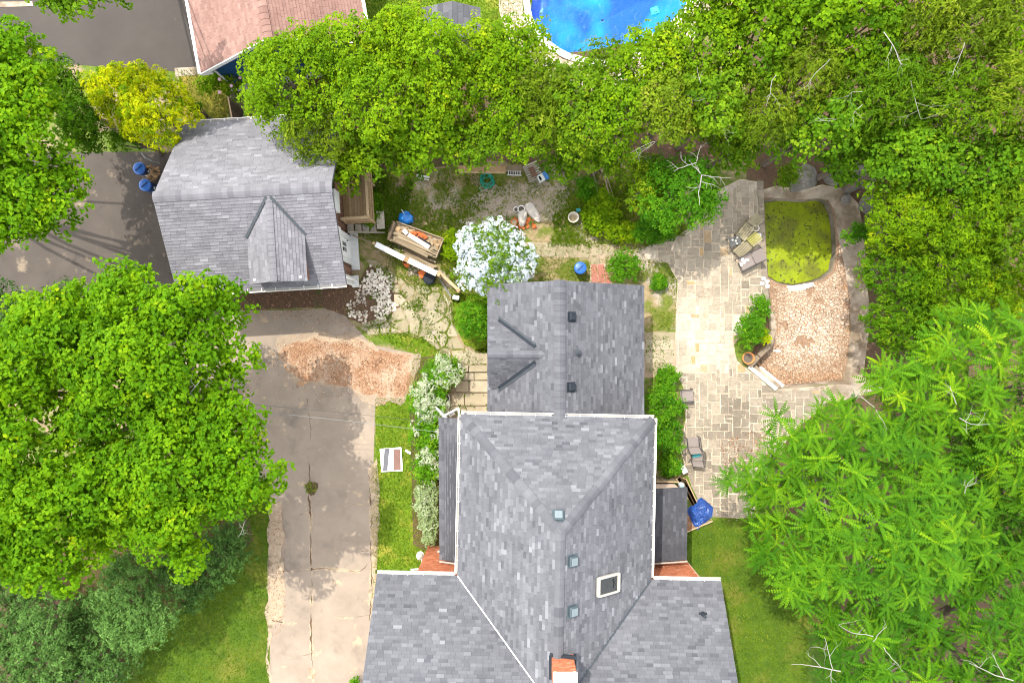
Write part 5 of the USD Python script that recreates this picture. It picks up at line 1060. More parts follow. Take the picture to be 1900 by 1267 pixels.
# --- patio furniture
def local(loc, an):
    A = yaw(an); o = np.asarray(loc, float); return lambda x, y, z: o + A[0] * x + A[1] * y + np.array([0, 0, z]), A
def slat_chair(px, py, an, label, tone, seat=.85, back=.5, w=.56):
    loc = P(px, py, .0); t = thing('slatted_chair', label, 'garden chair', loc); L, A = local(loc, an); r = np.random.default_rng(int(px * 7 + py))
    for k in range(5):
        y = (k - 2) * w / 5; obj(t, 'seat_slat', beam(L(-seat / 2, y, .38), L(seat / 2, y, .30), w / 5 - .022, .025, bev=.005), 'chair_wood', tone=float(np.clip(tone[0] + r.normal(0, .10), 0, 1)))
    for k in range(5):
        y = (k - 2) * w / 5; obj(t, 'back_slat', beam(L(seat / 2 + .02, y, .42), L(seat / 2 + back, y, .86 - .02 * abs(k - 2)), w / 5 - .022, .025, bev=.005), 'chair_wood', tone=float(np.clip(tone[1] + r.normal(0, .07), 0, 1)))
    for s in (-1, 1):
        obj(t, 'frame_rail', beam(L(-seat / 2, s * w * .5, .33), L(seat / 2 + .1, s * w * .5, .25), .05, .08), 'chair_wood', tone=.1); obj(t, 'leg', beam(L(-seat / 2 + .04, s * w * .5, 0), L(-seat / 2 + .04, s * w * .5, .36), .07, .05), 'chair_wood', tone=.1)
        obj(t, 'leg', beam(L(seat / 2 + .2, s * w * .5, 0), L(seat / 2, s * w * .5, .3), .07, .05), 'chair_wood', tone=.1); obj(t, 'back_brace', beam(L(seat / 2 + .25, s * w * .4, .15), L(seat / 2 + back * .8, s * w * .4, .7), .05, .03), 'chair_wood', tone=.05)
slat_chair(1379, 432, math.radians(51), 'grey brown slatted garden chair nearer the shrubs, leaning back to the pond', (.55, .62))
slat_chair(1374, 464, math.radians(43), 'slatted garden chair with yellow green mossy back beside the pond', (.55, .98))
def sling_chair(px, py, an, label, w=.56, seat=.5, back=.62, towel=None, tilt=.45):
    loc = P(px, py, 0); t = thing('patio_chair', label, 'patio chair', loc); L, A = local(loc, an)
    zt = .42 + back * math.cos(tilt); xb = -seat / 2 - back * math.sin(tilt)
    obj(t, 'seat', beam(L(-seat / 2, 0, .40), L(seat / 2, 0, .44), w, .03, bev=.01), 'sling_fabric'); obj(t, 'backrest', beam(L(-seat / 2 - .02, 0, .42), L(xb, 0, zt), w, .03, bev=.01), 'sling_fabric')
    for s in (-1, 1):
        y = s * (w / 2 + .025); obj(t, 'side_frame', tube([L(seat / 2, y, .45), L(-seat / 2, y, .41), L(xb, y, zt + .01)], .02, 6), 'chair_frame'); obj(t, 'armrest', tube([L(seat / 2, y + s * .03, 0), L(seat / 2 - .02, y + s * .03, .62), L(-seat / 2 - .1, y + s * .03, .62)], .022, 6), 'chair_frame')
        obj(t, 'leg', tube([L(-seat / 2 + .1, y, .42), L(-seat / 2 - .2, y + s * .02, 0)], .018, 6), 'chair_frame')
    return t, L
sling_chair(1380, 488, math.radians(207), 'taupe reclining patio chair holding white papers next to the slatted chairs', w=.62, seat=.72, back=.62, tilt=.85)
for k in range(5): obj(None, 'paper_sheet', bx(P(1377 + 1.8 * k + _r.normal(0, 2), 487 + _r.normal(0, 3), .47 + .006 * k), (.17, .12, .004), yaw(_r.uniform(0, 3))), 'egg_white', label='crumpled white sheet lying on the taupe reclining chair seat', cat='paper', group='papers on the reclining chair')
sling_chair(1272, 733, math.radians(5), 'taupe patio chair alone at the upper end of the house shrubs', seat=.55, back=.3, tilt=.5)
sling_chair(1282, 818, math.radians(95), 'taupe patio chair with blank seat, upper of the pair by the house bush', seat=.5, back=.55, tilt=.5)
sling_chair(1290, 843, math.radians(85), 'taupe patio chair with a teal towel, lower of the pair by the house bush', seat=.5, back=.45, tilt=.55)
obj(None, 'teal_towel', beam(P(1284, 841, .50), P(1299, 839, .50), .42, .03, bev=.01), 'teal_cloth', label='teal towel folded over the lower patio chair', cat='towel')
ws = thing('white_stool', 'small white plastic stool seat beside the planting below the towel chair', 'stool', P(1265, 867)); L, A = local(P(1265, 868), math.radians(-62)); obj(ws, 'seat', bx(L(0, 0, .45), (.42, .27, .05), A, .03), 'egg_white')
obj(ws, 'mark', bx(L(.0, .0, .478), (.16, .02, .006), A), 'dull_white')
for x, y in ((-.17, -.1), (.17, -.1), (-.17, .1), (.17, .1)): obj(ws, 'leg', tube([L(x, y, .45), L(x * 1.1, y * 1.15, 0)], .025, 6), 'dull_white')
obj(ws, 'bent_handle', tube([P(1252, 852, .5), P(1258, 854, .62), P(1263, 858, .55), P(1265, 864, .47)], .02, 6), 'hose_pale')
ln_ = thing('glass_lantern', 'small round glass lantern pot on the wooden deck corner', 'lantern', P(1262, 897)); obj(ln_, 'jar', lathe([(0, 0), (.13, 0), (.15, .12), (.15, .30), (.12, .33)], P(1262, 898), 18), 'dull_white', smooth=40); obj(ln_, 'glass_top', lathe([(.13, .33), (.09, .37), (0, .38)], P(1262, 898), 18), 'hose_pale', smooth=40); obj(ln_, 'base_ring', lathe([(.17, 0), (.18, .03), (.13, .05)], P(1262, 898), 18), 'black_plastic')
tbl = thing('side_table', 'low dark wire side table with pale cups between the two slatted chairs', 'table', P(1358, 450)); L, A = local(P(1358.5, 450), math.radians(20)); obj(tbl, 'tabletop', bx(L(0, 0, .40), (.52, .46, .03), A, .01), 'chair_frame')
for k in range(9): obj(tbl, 'wire', beam(L(-.26 + .065 * k, -.24, .43), L(-.26 + .065 * k, .24, .43), .016, .016), 'wire_steel')
for x, y in ((-.22, -.2), (.22, -.2), (-.22, .2), (.22, .2)): obj(tbl, 'leg', tube([L(x, y, .4), L(x * 1.15, y * 1.15, 0)], .02, 6), 'chair_frame')
for k, (x, y) in enumerate(((.02, .0), (.14, .12), (-.12, .1), (.02, -.14))): obj(None, 'pale_cup', lathe([(0, 0), (.04, 0), (.05, .1), (.042, .1), (.035, .02)], L(x, y, .44), 12), 'cream_stone' if k % 2 else 'egg_white', label='pale cup standing on the dark wire side table', cat='cup', group='cups on the side table')
pot(P(1400, 425), .16, .25, 'tire_white', 'sand_fill', 'small white pot on the coping beside the first slatted chair', rim='egg_white')
lump(P(1407, 438, .12), .16, 21, 'egg_white', 'white_stone', 'round white stone on the coping above the mossy chair', 'stone', (1, 1, .8), .3)
for k, (x, y) in enumerate(((1417, 517), (1423, 522), (1414, 526), (1424, 531), (1402, 477))): lump(P(x, y, .07), .10 + .03 * _r.random(), 30 + k, 'egg_white', 'coping_rock', ['white rock on the coping at the algae corner, upper left', 'white rock on the coping at the algae corner, upper right', 'white rock on the coping at the algae corner, lower left', 'white rock on the coping at the algae corner, lowest', 'white rock just right of the reclining chair'][k], 'rock', (1, .9, .6), .6)
ff = thing('pink_sandal', 'white and pink sandal lying on the cracked mud of the pond', 'sandal', P(1441, 651, ZF)); L, A = local(P(1441, 651, ZF), -.15); obj(ff, 'sole', bx(L(0, 0, .06), (.36, .11, .03), A, .012), 'egg_white'); obj(ff, 'strap', bx(L(.02, .0, .085), (.22, .03, .02), A, .008), 'petal_pink')
# wooden sandbox, tarp and plank screen beside the right lean-to
sb = thing('timber_platform', 'brown timber platform slanting out beside the right lean-to roof', 'platform', P(1285, 925)); 
for k in range(8): obj(sb, 'board', beam(P(1252 + 4.6 * k * .62, 880 + 3.0 * k * .4, .10), P(1288 + 4.6 * k * .35, 940 + 3 * k, .10) if k < 4 else P(1286 + 2.5 * k, 936 + 3 * k, .10), .12, .05, bev=.01), 'wood_tan', tone=float(_r.uniform(.25, .8)))
obj(sb, 'edge_board', beam(P(1270, 988, .14), P(1322, 966, .14), .06, .14, bev=.01), 'wood_tan', tone=1.0); obj(sb, 'edge_board', beam(P(1262, 880, .14), P(1252, 893, .14), .06, .14, bev=.01), 'wood_tan', tone=.9)
obj(None, 'dirt_box', sheet(poly([(1262, 955), (1290, 955), (1318, 966), (1270, 986)]), .02), 'mulch_look', kind='structure')
tc = P2([(1273, 945), (1299, 922), (1304, 925), (1322, 940), (1320, 957), (1293, 982), (1287, 974)]); tg = Polygon(tc); tv, tf = sheet(tg, 0, None, .045)
d = np.array([tg.exterior.distance(Point(p)) for p in tv[:, :2]]); hgt = np.minimum(1, d / .22); tv[:, 2] = .05 + .22 * hgt + .30 * (meshkit.fbm(np.c_[tv[:, :2] * 4.2, np.zeros(len(tv))], 4, 77) - .5) * (hgt + .2) + .05 * np.sin(tv[:, 0] * 5 - tv[:, 1] * 3.5) * hgt
bt = thing('blue_tarpaulin', 'dark blue tarpaulin spread over the sandbox beside the right lean-to', 'tarpaulin', P(1298, 950)); obj(bt, 'sheet', (tv, tf), 'tarp_blue', smooth=True); rim = np.array(tg.exterior.segmentize(.1).coords); obj(bt, 'hem', tube(np.c_[rim, np.full(len(rim), .07)], .018, 5), 'tarp_blue')
for k, p in enumerate(tc): obj(bt, 'eyelet', lathe([(.02, 0), (.03, .012), (.02, .02)], [*(p * .985 + np.array(tg.centroid.coords[0]) * .015), .10], 8), 'wire_steel')
def plank_fence(pa, pb, h, n, label, tone, name='plank_fence'):
    a, b = P(*pa, h), P(*pb, h); a[2] = b[2] = 0; t = thing(name, label, 'fence', (a + b) / 2); u = (b - a) / n; r = np.random.default_rng(n)
    for k in range(n): p, q = a + u * (k + .06), a + u * (k + .94); hh = h - r.uniform(0, .05); obj(t, 'board', beam([p[0], p[1], hh / 2], [q[0], q[1], hh / 2], .03, hh), 'wood_grey', tone=float(np.clip(tone + r.normal(0, .14), 0, 1)))
    s = norm(np.cross(u, (0, 0, 1))) * .05
    for z in (.3, h - .25): obj(t, 'rail', beam(a + s + [0, 0, z], b + s + [0, 0, z], .05, .09), 'wood_grey', tone=tone)
    obj(t, 'top_rail', beam(a + [0, 0, h + .01], b + [0, 0, h + .01], .06, .03), 'wood_tan', tone=.9); return t
plank_fence((1214, 893), (1259, 894), 1.2, 14, 'short plank screen between the right lean-to and the house bush', .45)
plank_fence((423, 180), (431, 222), 1.7, 11, 'dark plank fence behind the garage, beside the mossy lawn', .18)
for k, (a, b, l) in enumerate((((463, 170), (473, 167), 'short white slat lying highest on the dark ground behind the garage'), ((480, 187), (497, 184), 'longest white slat lying on the dark ground behind the garage'), ((487, 190), (499, 188), 'middle white slat lying on the dark ground behind the garage'), ((490, 195), (496, 194), 'smallest white slat nearest the garage gutter'))): obj(None, 'wood_offcut', beam(P(*a, .15), P(*b, .15), .10, .04), 'dull_white', label=l, cat='offcut')
obj(None, 'dark_board', beam(P(470, 192, .1), P(515, 205, .1), .5, .06, bev=.01), 'wood_grey', tone=.08, label='wide dark board on the ground behind the garage gutter', cat='board')
obj(None, 'white_garden_light', bx(P(1249, 712, .35), (.20, .14, .3), yaw(.8), .05), 'egg_white', label='small white post light in the bush above the lone patio chair', cat='garden light')
# ---------------------------------------------------------------- vegetation
def leaf_geo(c, n, d, L, W, fold=.25, droop=.15):
    """one folded leaf of two triangles at every point c, facing n, pointing along d"""
    d = norm(d - n * np.sum(d * n, 1, keepdims=True)); b = np.cross(n, d); L = L[:, None]; W = W[:, None]
    v = np.stack([c - d * L * .5, c - b * W * .5 + n * W * fold * .6 + d * L * .05, c + d * L * .5 - n * L * droop, c + b * W * .5 + n * W * fold * .6 + d * L * .05], 1).reshape(-1, 3)
    k = np.arange(len(c))[:, None] * 4
    return v, np.stack([k + [0, 1, 2], k + [0, 2, 3]], 1).reshape(-1, 3)
STYLE = {   # leaf length, width, shoots per m2 of puff, leaves per shoot, spread, how far leaves lie flat (1) or point outwards (0)
    'broad': dict(L=.17, W=.14, shoots=14.5, nl=10, R=.23, flat=.5, lump=.95),
    'small': dict(L=.135, W=.10, shoots=17, nl=11, R=.20, flat=.5, lump=.85),
    'cedar': dict(L=.15, W=.06, shoots=25, nl=12, R=.15, flat=.2, lump=.55),
    'needle': dict(L=.17, W=.055, shoots=17, nl=13, R=.16, flat=.4, lump=.9, spray=.62),
    'yew': dict(L=.12, W=.06, shoots=25, nl=12, R=.14, flat=.3, lump=.6),
    'bush': dict(L=.12, W=.07, shoots=30, nl=10, R=.15, flat=.5, lump=.4),
    'flower': dict(L=.10, W=.055, shoots=34, nl=13, R=.13, flat=.45, lump=.45),
}
def blob(cx, cy, rx, ry, seed, z, amp=.16, n=40):
    th = np.linspace(0, 2 * math.pi, n, endpoint=False); k = 1 + 2 * amp * (meshkit.fbm(np.c_[np.cos(th) * 1.4, np.sin(th) * 1.4, np.full(n, seed * 3.1)], 3, seed) - .5)
    return poly([(cx + rx * a * math.cos(t), cy + ry * a * math.sin(t)) for t, a in zip(th, k)], z)
def crown(g, z0, z1, puff, style, seed, dens=1.0, tone=.5, gap=.30, layers=((1, 0), (.8, -1.0)), tip=.12, flatness=.5):
    """leaves on a canopy of many uneven puffs over polygon g (its outline at height z0, its top at z1); returns mesh, tones and puff centres"""
    S = STYLE[style]; r = np.random.default_rng(seed); gi = g.buffer(-puff * .62)
    if gi.is_empty: gi = g.buffer(-puff * .25)
    if isinstance(gi, MultiPolygon): gi = max(gi.geoms, key=lambda q: q.area)
    dmax = max(.3, math.sqrt(g.area / math.pi)); allv, allf, allt, cens, n0 = [], [], [], [], 0
    import shapely
    for li, (ld, dz) in enumerate(layers):
        pc = jitter_in(gi, puff * 1.05, r)
        if len(pc) == 0: pc = np.array([gi.centroid.coords[0]])
        d = shapely.distance(shapely.points(pc), g.exterior); t = np.clip(d / dmax, 0, 1)
        big = meshkit.fbm(np.c_[pc * .42 / max(puff, .35), np.full(len(pc), seed)], 3, seed)
        lobe = meshkit.fbm(np.c_[pc * (.36 if puff > .45 else .6), np.full(len(pc), seed + 50)], 2, seed + 3) - .5
        pz = z0 + (z1 - z0) * np.sqrt(1 - (1 - t) ** 2) * (1 - flatness * .3) + S['lump'] * 4.2 * puff * lobe * np.clip(t * 3 + .3, 0, 1) + S['lump'] * 2.2 * puff * (big - .5) * 2 + r.normal(0, puff * .22, len(pc)) + dz * puff
        if li == 0 and gap > 0:
            keep = big + .35 * lobe > gap + r.normal(0, .03, len(pc)); pc, pz, t = pc[keep], pz[keep], t[keep]
        pr = puff * r.uniform(.72, 1.22, len(pc))
        ns = np.maximum(5, (S['shoots'] * ld * dens * 2.6 * pr * pr)).astype(int); idx = np.repeat(np.arange(len(pc)), ns); m = len(idx)
        # shoot directions over the upper part of each puff
        cz = r.uniform(-.25, 1, m); ph = r.uniform(0, 6.283, m); sz = np.sqrt(1 - cz * cz); dr = np.c_[sz * np.cos(ph), sz * np.sin(ph), cz]
        rad = pr[idx] * (1 + r.normal(0, tip, m)) * (1 + .35 * (meshkit.noise(dr * 2.3 + idx[:, None] * 1.7, seed) - .5) * 2)
        cc = np.c_[pc[idx], pz[idx]] + dr * rad[:, None] * [1, 1, .8]
        st = tone + r.normal(0, .10, len(pc))[idx] + r.normal(0, .11, m) + (.06 if style == 'cedar' else .03) * cz
        k = np.repeat(np.arange(m), S['nl']); q = len(k); R = S['R'] * (.7 + .6 * r.random(m))[k]
        # every shoot is a small dome of leaves facing out and up, darker gaps stay between the domes
        ax = norm(dr * (1 - S['flat']) + np.array([0, 0, 1.0]) * S['flat'] + r.normal(0, .22, (m, 3))); t1 = norm(np.cross(ax, r.normal(0, 1, (m, 3)))); t2 = np.cross(ax, t1)
        an = r.uniform(0, 6.283, q); rho = np.sqrt(r.uniform(.02, 1, q)); tg = t1[k] * np.cos(an)[:, None] + t2[k] * np.sin(an)[:, None]
        off = tg * (rho * R)[:, None] - ax[k] * (rho * rho * R * .55)[:, None] + r.normal(0, .018, (q, 3))
        if 'spray' in S:       # feathery: the shoot is drawn out along a drooping axis
            lx = norm(dr * [1, 1, .15] + r.normal(0, .45, (m, 3)) * [1, 1, .3] + [0, 0, -.15]); s_ = r.uniform(-.5, .5, q); off = off * .45 + lx[k] * (s_ * S['spray'])[:, None] - np.array([0, 0, 1.0]) * (S['spray'] * (s_ + .5) ** 2 * .25)[:, None]
            rd = norm(tg * .6 + lx[k] + r.normal(0, .2, (q, 3)))
        else: rd = norm(tg + ax[k] * (.25 + .9 * (.5 - min(.5, S['flat']))) + r.normal(0, .3, (q, 3)))
        c = cc[k] + off; up = norm(ax[k] + tg * (.75 * rho)[:, None] + r.normal(0, .22, (q, 3)))
        L = S['L'] * r.uniform(.65, 1.3, q); W = S['W'] * r.uniform(.7, 1.25, q)
        v, f = leaf_geo(c, up, rd, L, W); allv.append(v); allf.append(f + n0); n0 += len(v)
        allt.append(np.repeat(np.clip(st[k] + r.normal(0, .08, q), 0, 1), 2)); cens.append(np.c_[pc, pz])
    return (np.vstack(allv), np.vstack(allf)), np.concatenate(allt), np.vstack(cens)
def twig(mb, p, d, L, r, rr, depth, up=.0, t=.5):
    n = 5; pts = [np.array(p, float)]; d = norm(d)
    for i in range(n): d = norm(d + rr.normal(0, .20, 3) + [0, 0, up]); pts.append(pts[-1] + d * L / n)
    rad = np.linspace(r, r * .45, n + 1); mb.add(*tube(pts, rad, 5, cap=False), t)
    if depth > 0:
        for k in range(rr.integers(2, 4)):
            i = rr.integers(1, n + 1); ax = norm(d + rr.normal(0, .75, 3) * [1, 1, .5]); twig(mb, pts[i], ax, L * rr.uniform(.35, .6), rad[i] * .7, rr, depth - 1, up, t)
def trunk_and_limbs(t, g, cens, z0, seed, r0=.16, mat='bark', n=9, base=None):
    r = np.random.default_rng(seed); c = np.array(g.centroid.coords[0]) if base is None else np.asarray(base, float); zt = max(.35, z0 * .62); mb = MB()
    obj(t, 'trunk', tube([[c[0], c[1], -.05], [c[0] + .05, c[1] + .03, zt * .5], [c[0] + .08, c[1] - .04, zt]], [r0 * 1.25, r0, r0 * .8], 9), mat, smooth=40)
    for k in r.permutation(len(cens))[:n]:
        e = cens[k]; s = np.array([c[0] + .06, c[1], zt * r.uniform(.75, 1)]); m = (s + e) / 2 + [0, 0, .12 * np.linalg.norm(e - s)] + r.normal(0, .1, 3)
        mb.add(*tube([s, m, e - [0, 0, .1]], [r0 * .5, r0 * .33, r0 * .12], 6, cap=False))
    if not mb.empty(): mb.build(t, 'limbs', mat, smooth=40)
TREES = 0
def tree(name, label, cat, g, z0, z1, puff, style, look, seed, twigs=(), group=None, trunk=True, r0=.16, base=None, **k):
    global TREES
    c = g.centroid.coords[0]; t = thing(name, label, cat, (c[0], c[1], 0), group); m, tn, cens = crown(g, z0, z1, puff, style, seed, **k); TREES += len(m[1])
    obj(t, 'crown', m, look, tone=tn)
    if trunk: trunk_and_limbs(t, g, cens, z0, seed, r0, base=base)
    for i, (px, py, z, dx, dy, L, *rest) in enumerate(twigs):
        mb = MB(); twig(mb, P(px, py, z), (dx, -dy, .15), L, (rest[0] if rest else .03) * .55, np.random.default_rng(seed * 31 + i), 2); mb.build(t, 'bare_branch', 'pale_twig')
    return t

# the big maple on the left and the ones above it
T1 = [(-90, 700), (-20, 640), (15, 590), (25, 560), (70, 540), (110, 560), (160, 530), (205, 525), (210, 490), (250, 478), (290, 500), (318, 528), (360, 520), (388, 500), (425, 505), (458, 518), (452, 548), (476, 566), (462, 588), (440, 598), (458, 640), (498, 648), (470, 672), (455, 700), (462, 730), (510, 735), (540, 758), (505, 775), (500, 800), (525, 830), (520, 858), (541, 880), (526, 945), (505, 950), (478, 938), (430, 955), (415, 985), (370, 985), (408, 1040), (375, 1085), (330, 1050), (300, 1005), (240, 1010), (215, 1035), (180, 1075), (130, 1098), (70, 1085), (60, 1060), (0, 1050), (-90, 1060)]
tree('maple_tree', 'huge bright green maple spreading from the left edge over the driveway', 'tree', poly(T1, 7.2), 7.2, 10.2, .62, 'broad', 'leaf_maple', 201, dens=1.4, tone=.50, gap=.24, r0=.32, base=P(235, 760)[:2] * .75, twigs=((130, 745, 8.3, .6, -.3, 1.4), (345, 735, 8.8, 1, .05, 1.3, .04), (55, 745, 7.5, 1, .1, 1.2, .04), (60, 860, 8, .2, 1, 1.0), (345, 690, 8.6, .8, -.8, .8), (455, 965, 7.6, -.5, .8, .7), (140, 735, 7.6, .2, -1, .8), (240, 940, 8, 1, .3, .7)))
T2 = [(-90, 45), (-10, 50), (25, 32), (50, 42), (60, 65), (95, 92), (88, 135), (112, 170), (125, 215), (108, 255), (132, 283), (118, 305), (148, 320), (132, 345), (152, 362), (126, 385), (122, 408), (100, 418), (92, 440), (55, 432), (30, 455), (-90, 470)]
tree('maple_tree', 'lime green maple overhanging the asphalt yard in the upper left', 'tree', poly(T2, 7.9), 6.5, 9.3, .6, 'broad', 'leaf_maple', 202, dens=1.35, tone=.55, gap=.12, r0=.25, base=P(-190, 250)[:2])
T3 = [(50, -90), (55, 5), (75, 25), (105, 30), (120, 48), (135, 40), (172, 36), (195, 62), (206, 30), (215, 8), (240, 12), (262, 2), (270, -90)]
tree('maple_tree', 'dark green bough hanging into the top left edge over the driveway', 'tree', poly(T3, 8), 7.4, 9, .5, 'broad', 'leaf_mid', 203, dens=1.2, tone=.5, gap=.25, r0=.2, base=P(160, -420)[:2])
# cedars round the garage corner
tree('golden_cedar', 'rounded golden yellow cedar at the garage corner', 'cedar', poly([(132, 160), (140, 128), (175, 108), (235, 103), (300, 120), (330, 150), (352, 175), (368, 205), (345, 232), (318, 262), (300, 285), (255, 262), (225, 250), (190, 225), (160, 205)], 3.9), 2.8, 4.6, .36, 'cedar', 'leaf_gold', 204, dens=1.1, tone=.56, gap=.12, r0=.14)
tree('green_cedar', 'dark green cedar between the left maple and the golden cedar', 'cedar', poly([(70, 112), (110, 105), (145, 118), (160, 165), (190, 215), (215, 250), (190, 285), (150, 285), (110, 250), (95, 180)], 3), 2.6, 4.2, .36, 'cedar', 'leaf_cedar', 205, dens=1.1, tone=.45, gap=.15, r0=.13)
tree('green_cedar', 'dark green cedar below the golden one beside the barrels', 'cedar', poly([(190, 235), (235, 240), (275, 268), (318, 255), (325, 215), (340, 210), (320, 262), (300, 290), (270, 280), (235, 282), (200, 275)], 2.2), 1.7, 2.9, .34, 'cedar', 'leaf_cedar', 206, dens=1.1, tone=.5, gap=.1, r0=.12)
tree('green_cedar', 'small dark cedar peeping out right of the golden one', 'cedar', blob(366, 205, 13, 16, 3, 1.8), 1.3, 2.2, .25, 'cedar', 'leaf_cedar', 207, tone=.4, gap=0, r0=.08)
# hedge of mixed trees across the top
HG = [ # cx, cy, rx, ry, z0, z1, style, look, tone, label
    (552, 168, 84, 98, 4.2, 6.4, 'small', 'leaf_lime', .48, 'broad yellow green hedge tree touching the blue garage wall'),
    (600, 258, 70, 66, 4.0, 5.6, 'needle', 'leaf_olive', .50, 'feathery olive tree overhanging the garage ridge'),
    (648, 322, 46, 42, 3.0, 4.2, 'broad', 'leaf_lime', .56, 'low bright sapling hanging over the wooden deck'),
    (640, 112, 82, 66, 4.4, 6.6, 'small', 'leaf_lime', .55, 'hedge tree in front of the pink roof eave'),
    (690, 205, 82, 88, 4.6, 7.2, 'small', 'leaf_lime', .50, 'tall hedge tree right of the olive one above the deck'),
    (722, 292, 72, 56, 2.8, 4.4, 'broad', 'leaf_mid', .58, 'shaded hedge tree edging the yard above the blue bundle'),
    (752, 110, 72, 66, 4.6, 6.6, 'small', 'leaf_lime', .58, 'hedge tree left of the grey garden shed'),
    (815, 150, 72, 80, 4.8, 7.2, 'small', 'leaf_lime', .54, 'hedge tree covering the lower left of the garden shed'),
    (800, 245, 74, 72, 4.0, 6.0, 'broad', 'leaf_lime', .48, 'hedge tree above the bare yard left of the hose'),
    (885, 140, 66, 78, 4.6, 6.8, 'small', 'leaf_lime', .62, 'yellowish hedge tree right below the garden shed'),
    (880, 262, 68, 58, 3.4, 5.0, 'small', 'leaf_mid', .62, 'hedge tree directly above the coiled hose'),
    (955, 128, 74, 80, 4.8, 7.0, 'small', 'leaf_lime', .50, 'hedge tree at the left end of the swimming pool'),
    (962, 240, 74, 68, 3.8, 5.6, 'small', 'leaf_lime', .46, 'hedge tree above the slatted box'),
    (1012, 200, 58, 84, 4.8, 6.8, 'needle', 'leaf_olive', .48, 'feathery brownish tree in the hedge below the pool'),
    (1050, 290, 48, 42, 2.6, 3.8, 'broad', 'leaf_deep', .75, 'low shady maple sapling right of the appliance box'),
    (1075, 210, 66, 90, 4.6, 6.8, 'small', 'leaf_mid', .60, 'mid green hedge tree below the middle of the pool'),
    (1118, 125, 62, 42, 3.6, 5.4, 'needle', 'leaf_mid', .60, 'thin tree letting the pool shine through its top'),
    (1140, 230, 66, 78, 4.8, 7.0, 'small', 'leaf_lime', .44, 'hedge tree left of the silvery dead top'),
    (1110, 300, 46, 36, 2.6, 3.6, 'broad', 'leaf_deep', .72, 'low maple sapling above the pruned sticks'),
    (1195, 140, 66, 62, 4.8, 7.0, 'small', 'leaf_lime', .52, 'hedge tree below the right end of the pool'),
    (1222, 225, 62, 72, 5.0, 7.2, 'small', 'leaf_olive', .56, 'dull green tree carrying silvery dead twigs'),
    (1290, 100, 72, 80, 5.2, 7.6, 'small', 'leaf_lime', .46, 'tall tree just right of the pool coping'),
    (1330, 20, 76, 62, 5.6, 8.0, 'broad', 'leaf_lime', .42, 'tree at the top edge right of the pool'),
    (1310, 212, 72, 76, 5.2, 7.6, 'broad', 'leaf_mid', .62, 'round leaved tree above the bare white branch'),
    (1395, 90, 74, 84, 5.6, 8.4, 'broad', 'leaf_lime', .38, 'tall tree in the upper middle right with yellow tips'),
    (1400, 215, 74, 72, 5.0, 7.6, 'needle', 'leaf_olive', .46, 'feathery tree above the red soil by the pond'),
    (1352, 278, 56, 50, 3.4, 5.0, 'broad', 'leaf_mid', .55, 'leafy tree overhanging the top corner of the patio'),
    (1480, 40, 76, 70, 6.0, 8.6, 'broad', 'leaf_lime', .40, 'tree at the top edge with clusters of yellow leaves'),
    (1490, 140, 76, 76, 5.6, 8.2, 'needle', 'leaf_olive', .52, 'olive tree with pale dead twigs above the pond'),
    (1485, 255, 78, 62, 4.4, 6.4, 'broad', 'leaf_deep', .70, 'dark tree shading the top rim of the pond'),
    (1575, 60, 78, 84, 6.0, 8.8, 'broad', 'leaf_lime', .34, 'high tree at the top edge with the longest bare twig'),
    (1580, 185, 78, 84, 5.4, 7.8, 'needle', 'leaf_mid', .50, 'drooping tree with a brown dead spray above the boulders'),
    (1672, 60, 78, 88, 5.8, 8.6, 'needle', 'leaf_olive', .50, 'drooping tree with fern like sprays at the top edge'),
    (1665, 190, 78, 84, 5.4, 7.8, 'needle', 'leaf_mid', .40, 'darkest tree of the upper right group'),
    (1765, 60, 80, 90, 6.2, 9.0, 'needle', 'leaf_olive', .42, 'tall olive tree at the top edge near the right corner'),
    (1758, 195, 82, 86, 5.8, 8.4, 'needle', 'leaf_mid', .58, 'needle tree left of the right edge, upper row'),
    (1860, 50, 84, 96, 6.4, 9.2, 'needle', 'leaf_lime', .50, 'yellow green needle tree in the top right corner'),
    (1858, 190, 84, 88, 6.0, 8.6, 'needle', 'leaf_olive', .56, 'streaky needle tree on the right edge below the corner one'),
    (1590, 290, 76, 54, 4.0, 5.6, 'broad', 'leaf_deep', .62, 'dark leafy tree over the grey boulders'),
    (1662, 300, 84, 72, 4.6, 6.6, 'broad', 'leaf_deep', .72, 'deep green leafy tree between boulders and needle trees'),
    (1790, 310, 86, 72, 5.0, 7.2, 'broad', 'leaf_deep', .66, 'deep green leafy tree second from the right edge'),
    (1880, 320, 76, 76, 5.2, 7.4, 'needle', 'leaf_mid', .50, 'mid green tree on the right edge at pond height'),
    (1658, 400, 80, 78, 3.8, 6.0, 'cedar', 'leaf_lime', .50, 'clumpy bright cedar right of the algae water'),
    (1768, 420, 80, 80, 4.4, 6.8, 'cedar', 'leaf_lime', .42, 'clumpy cedar behind the bright one right of the pond'),
    (1862, 420, 76, 84, 4.8, 7.0, 'cedar', 'leaf_mid', .56, 'green cedar on the right edge'),
    (1655, 500, 76, 72, 3.0, 5.0, 'cedar', 'leaf_cedar', .62, 'dark cedar overhanging the right bank of the pond'),
    (1760, 520, 80, 80, 3.8, 6.0, 'cedar', 'leaf_lime', .36, 'cedar above the palm leaved trees'),
    (1860, 545, 60, 60, 2.6, 4.4, 'needle', 'leaf_lime', .62, 'low bright tree at the lawn gap on the right edge'),
    (1662, 600, 72, 66, 2.6, 4.2, 'cedar', 'leaf_cedar', .55, 'darkest cedar beside the lower pond bank'),
]
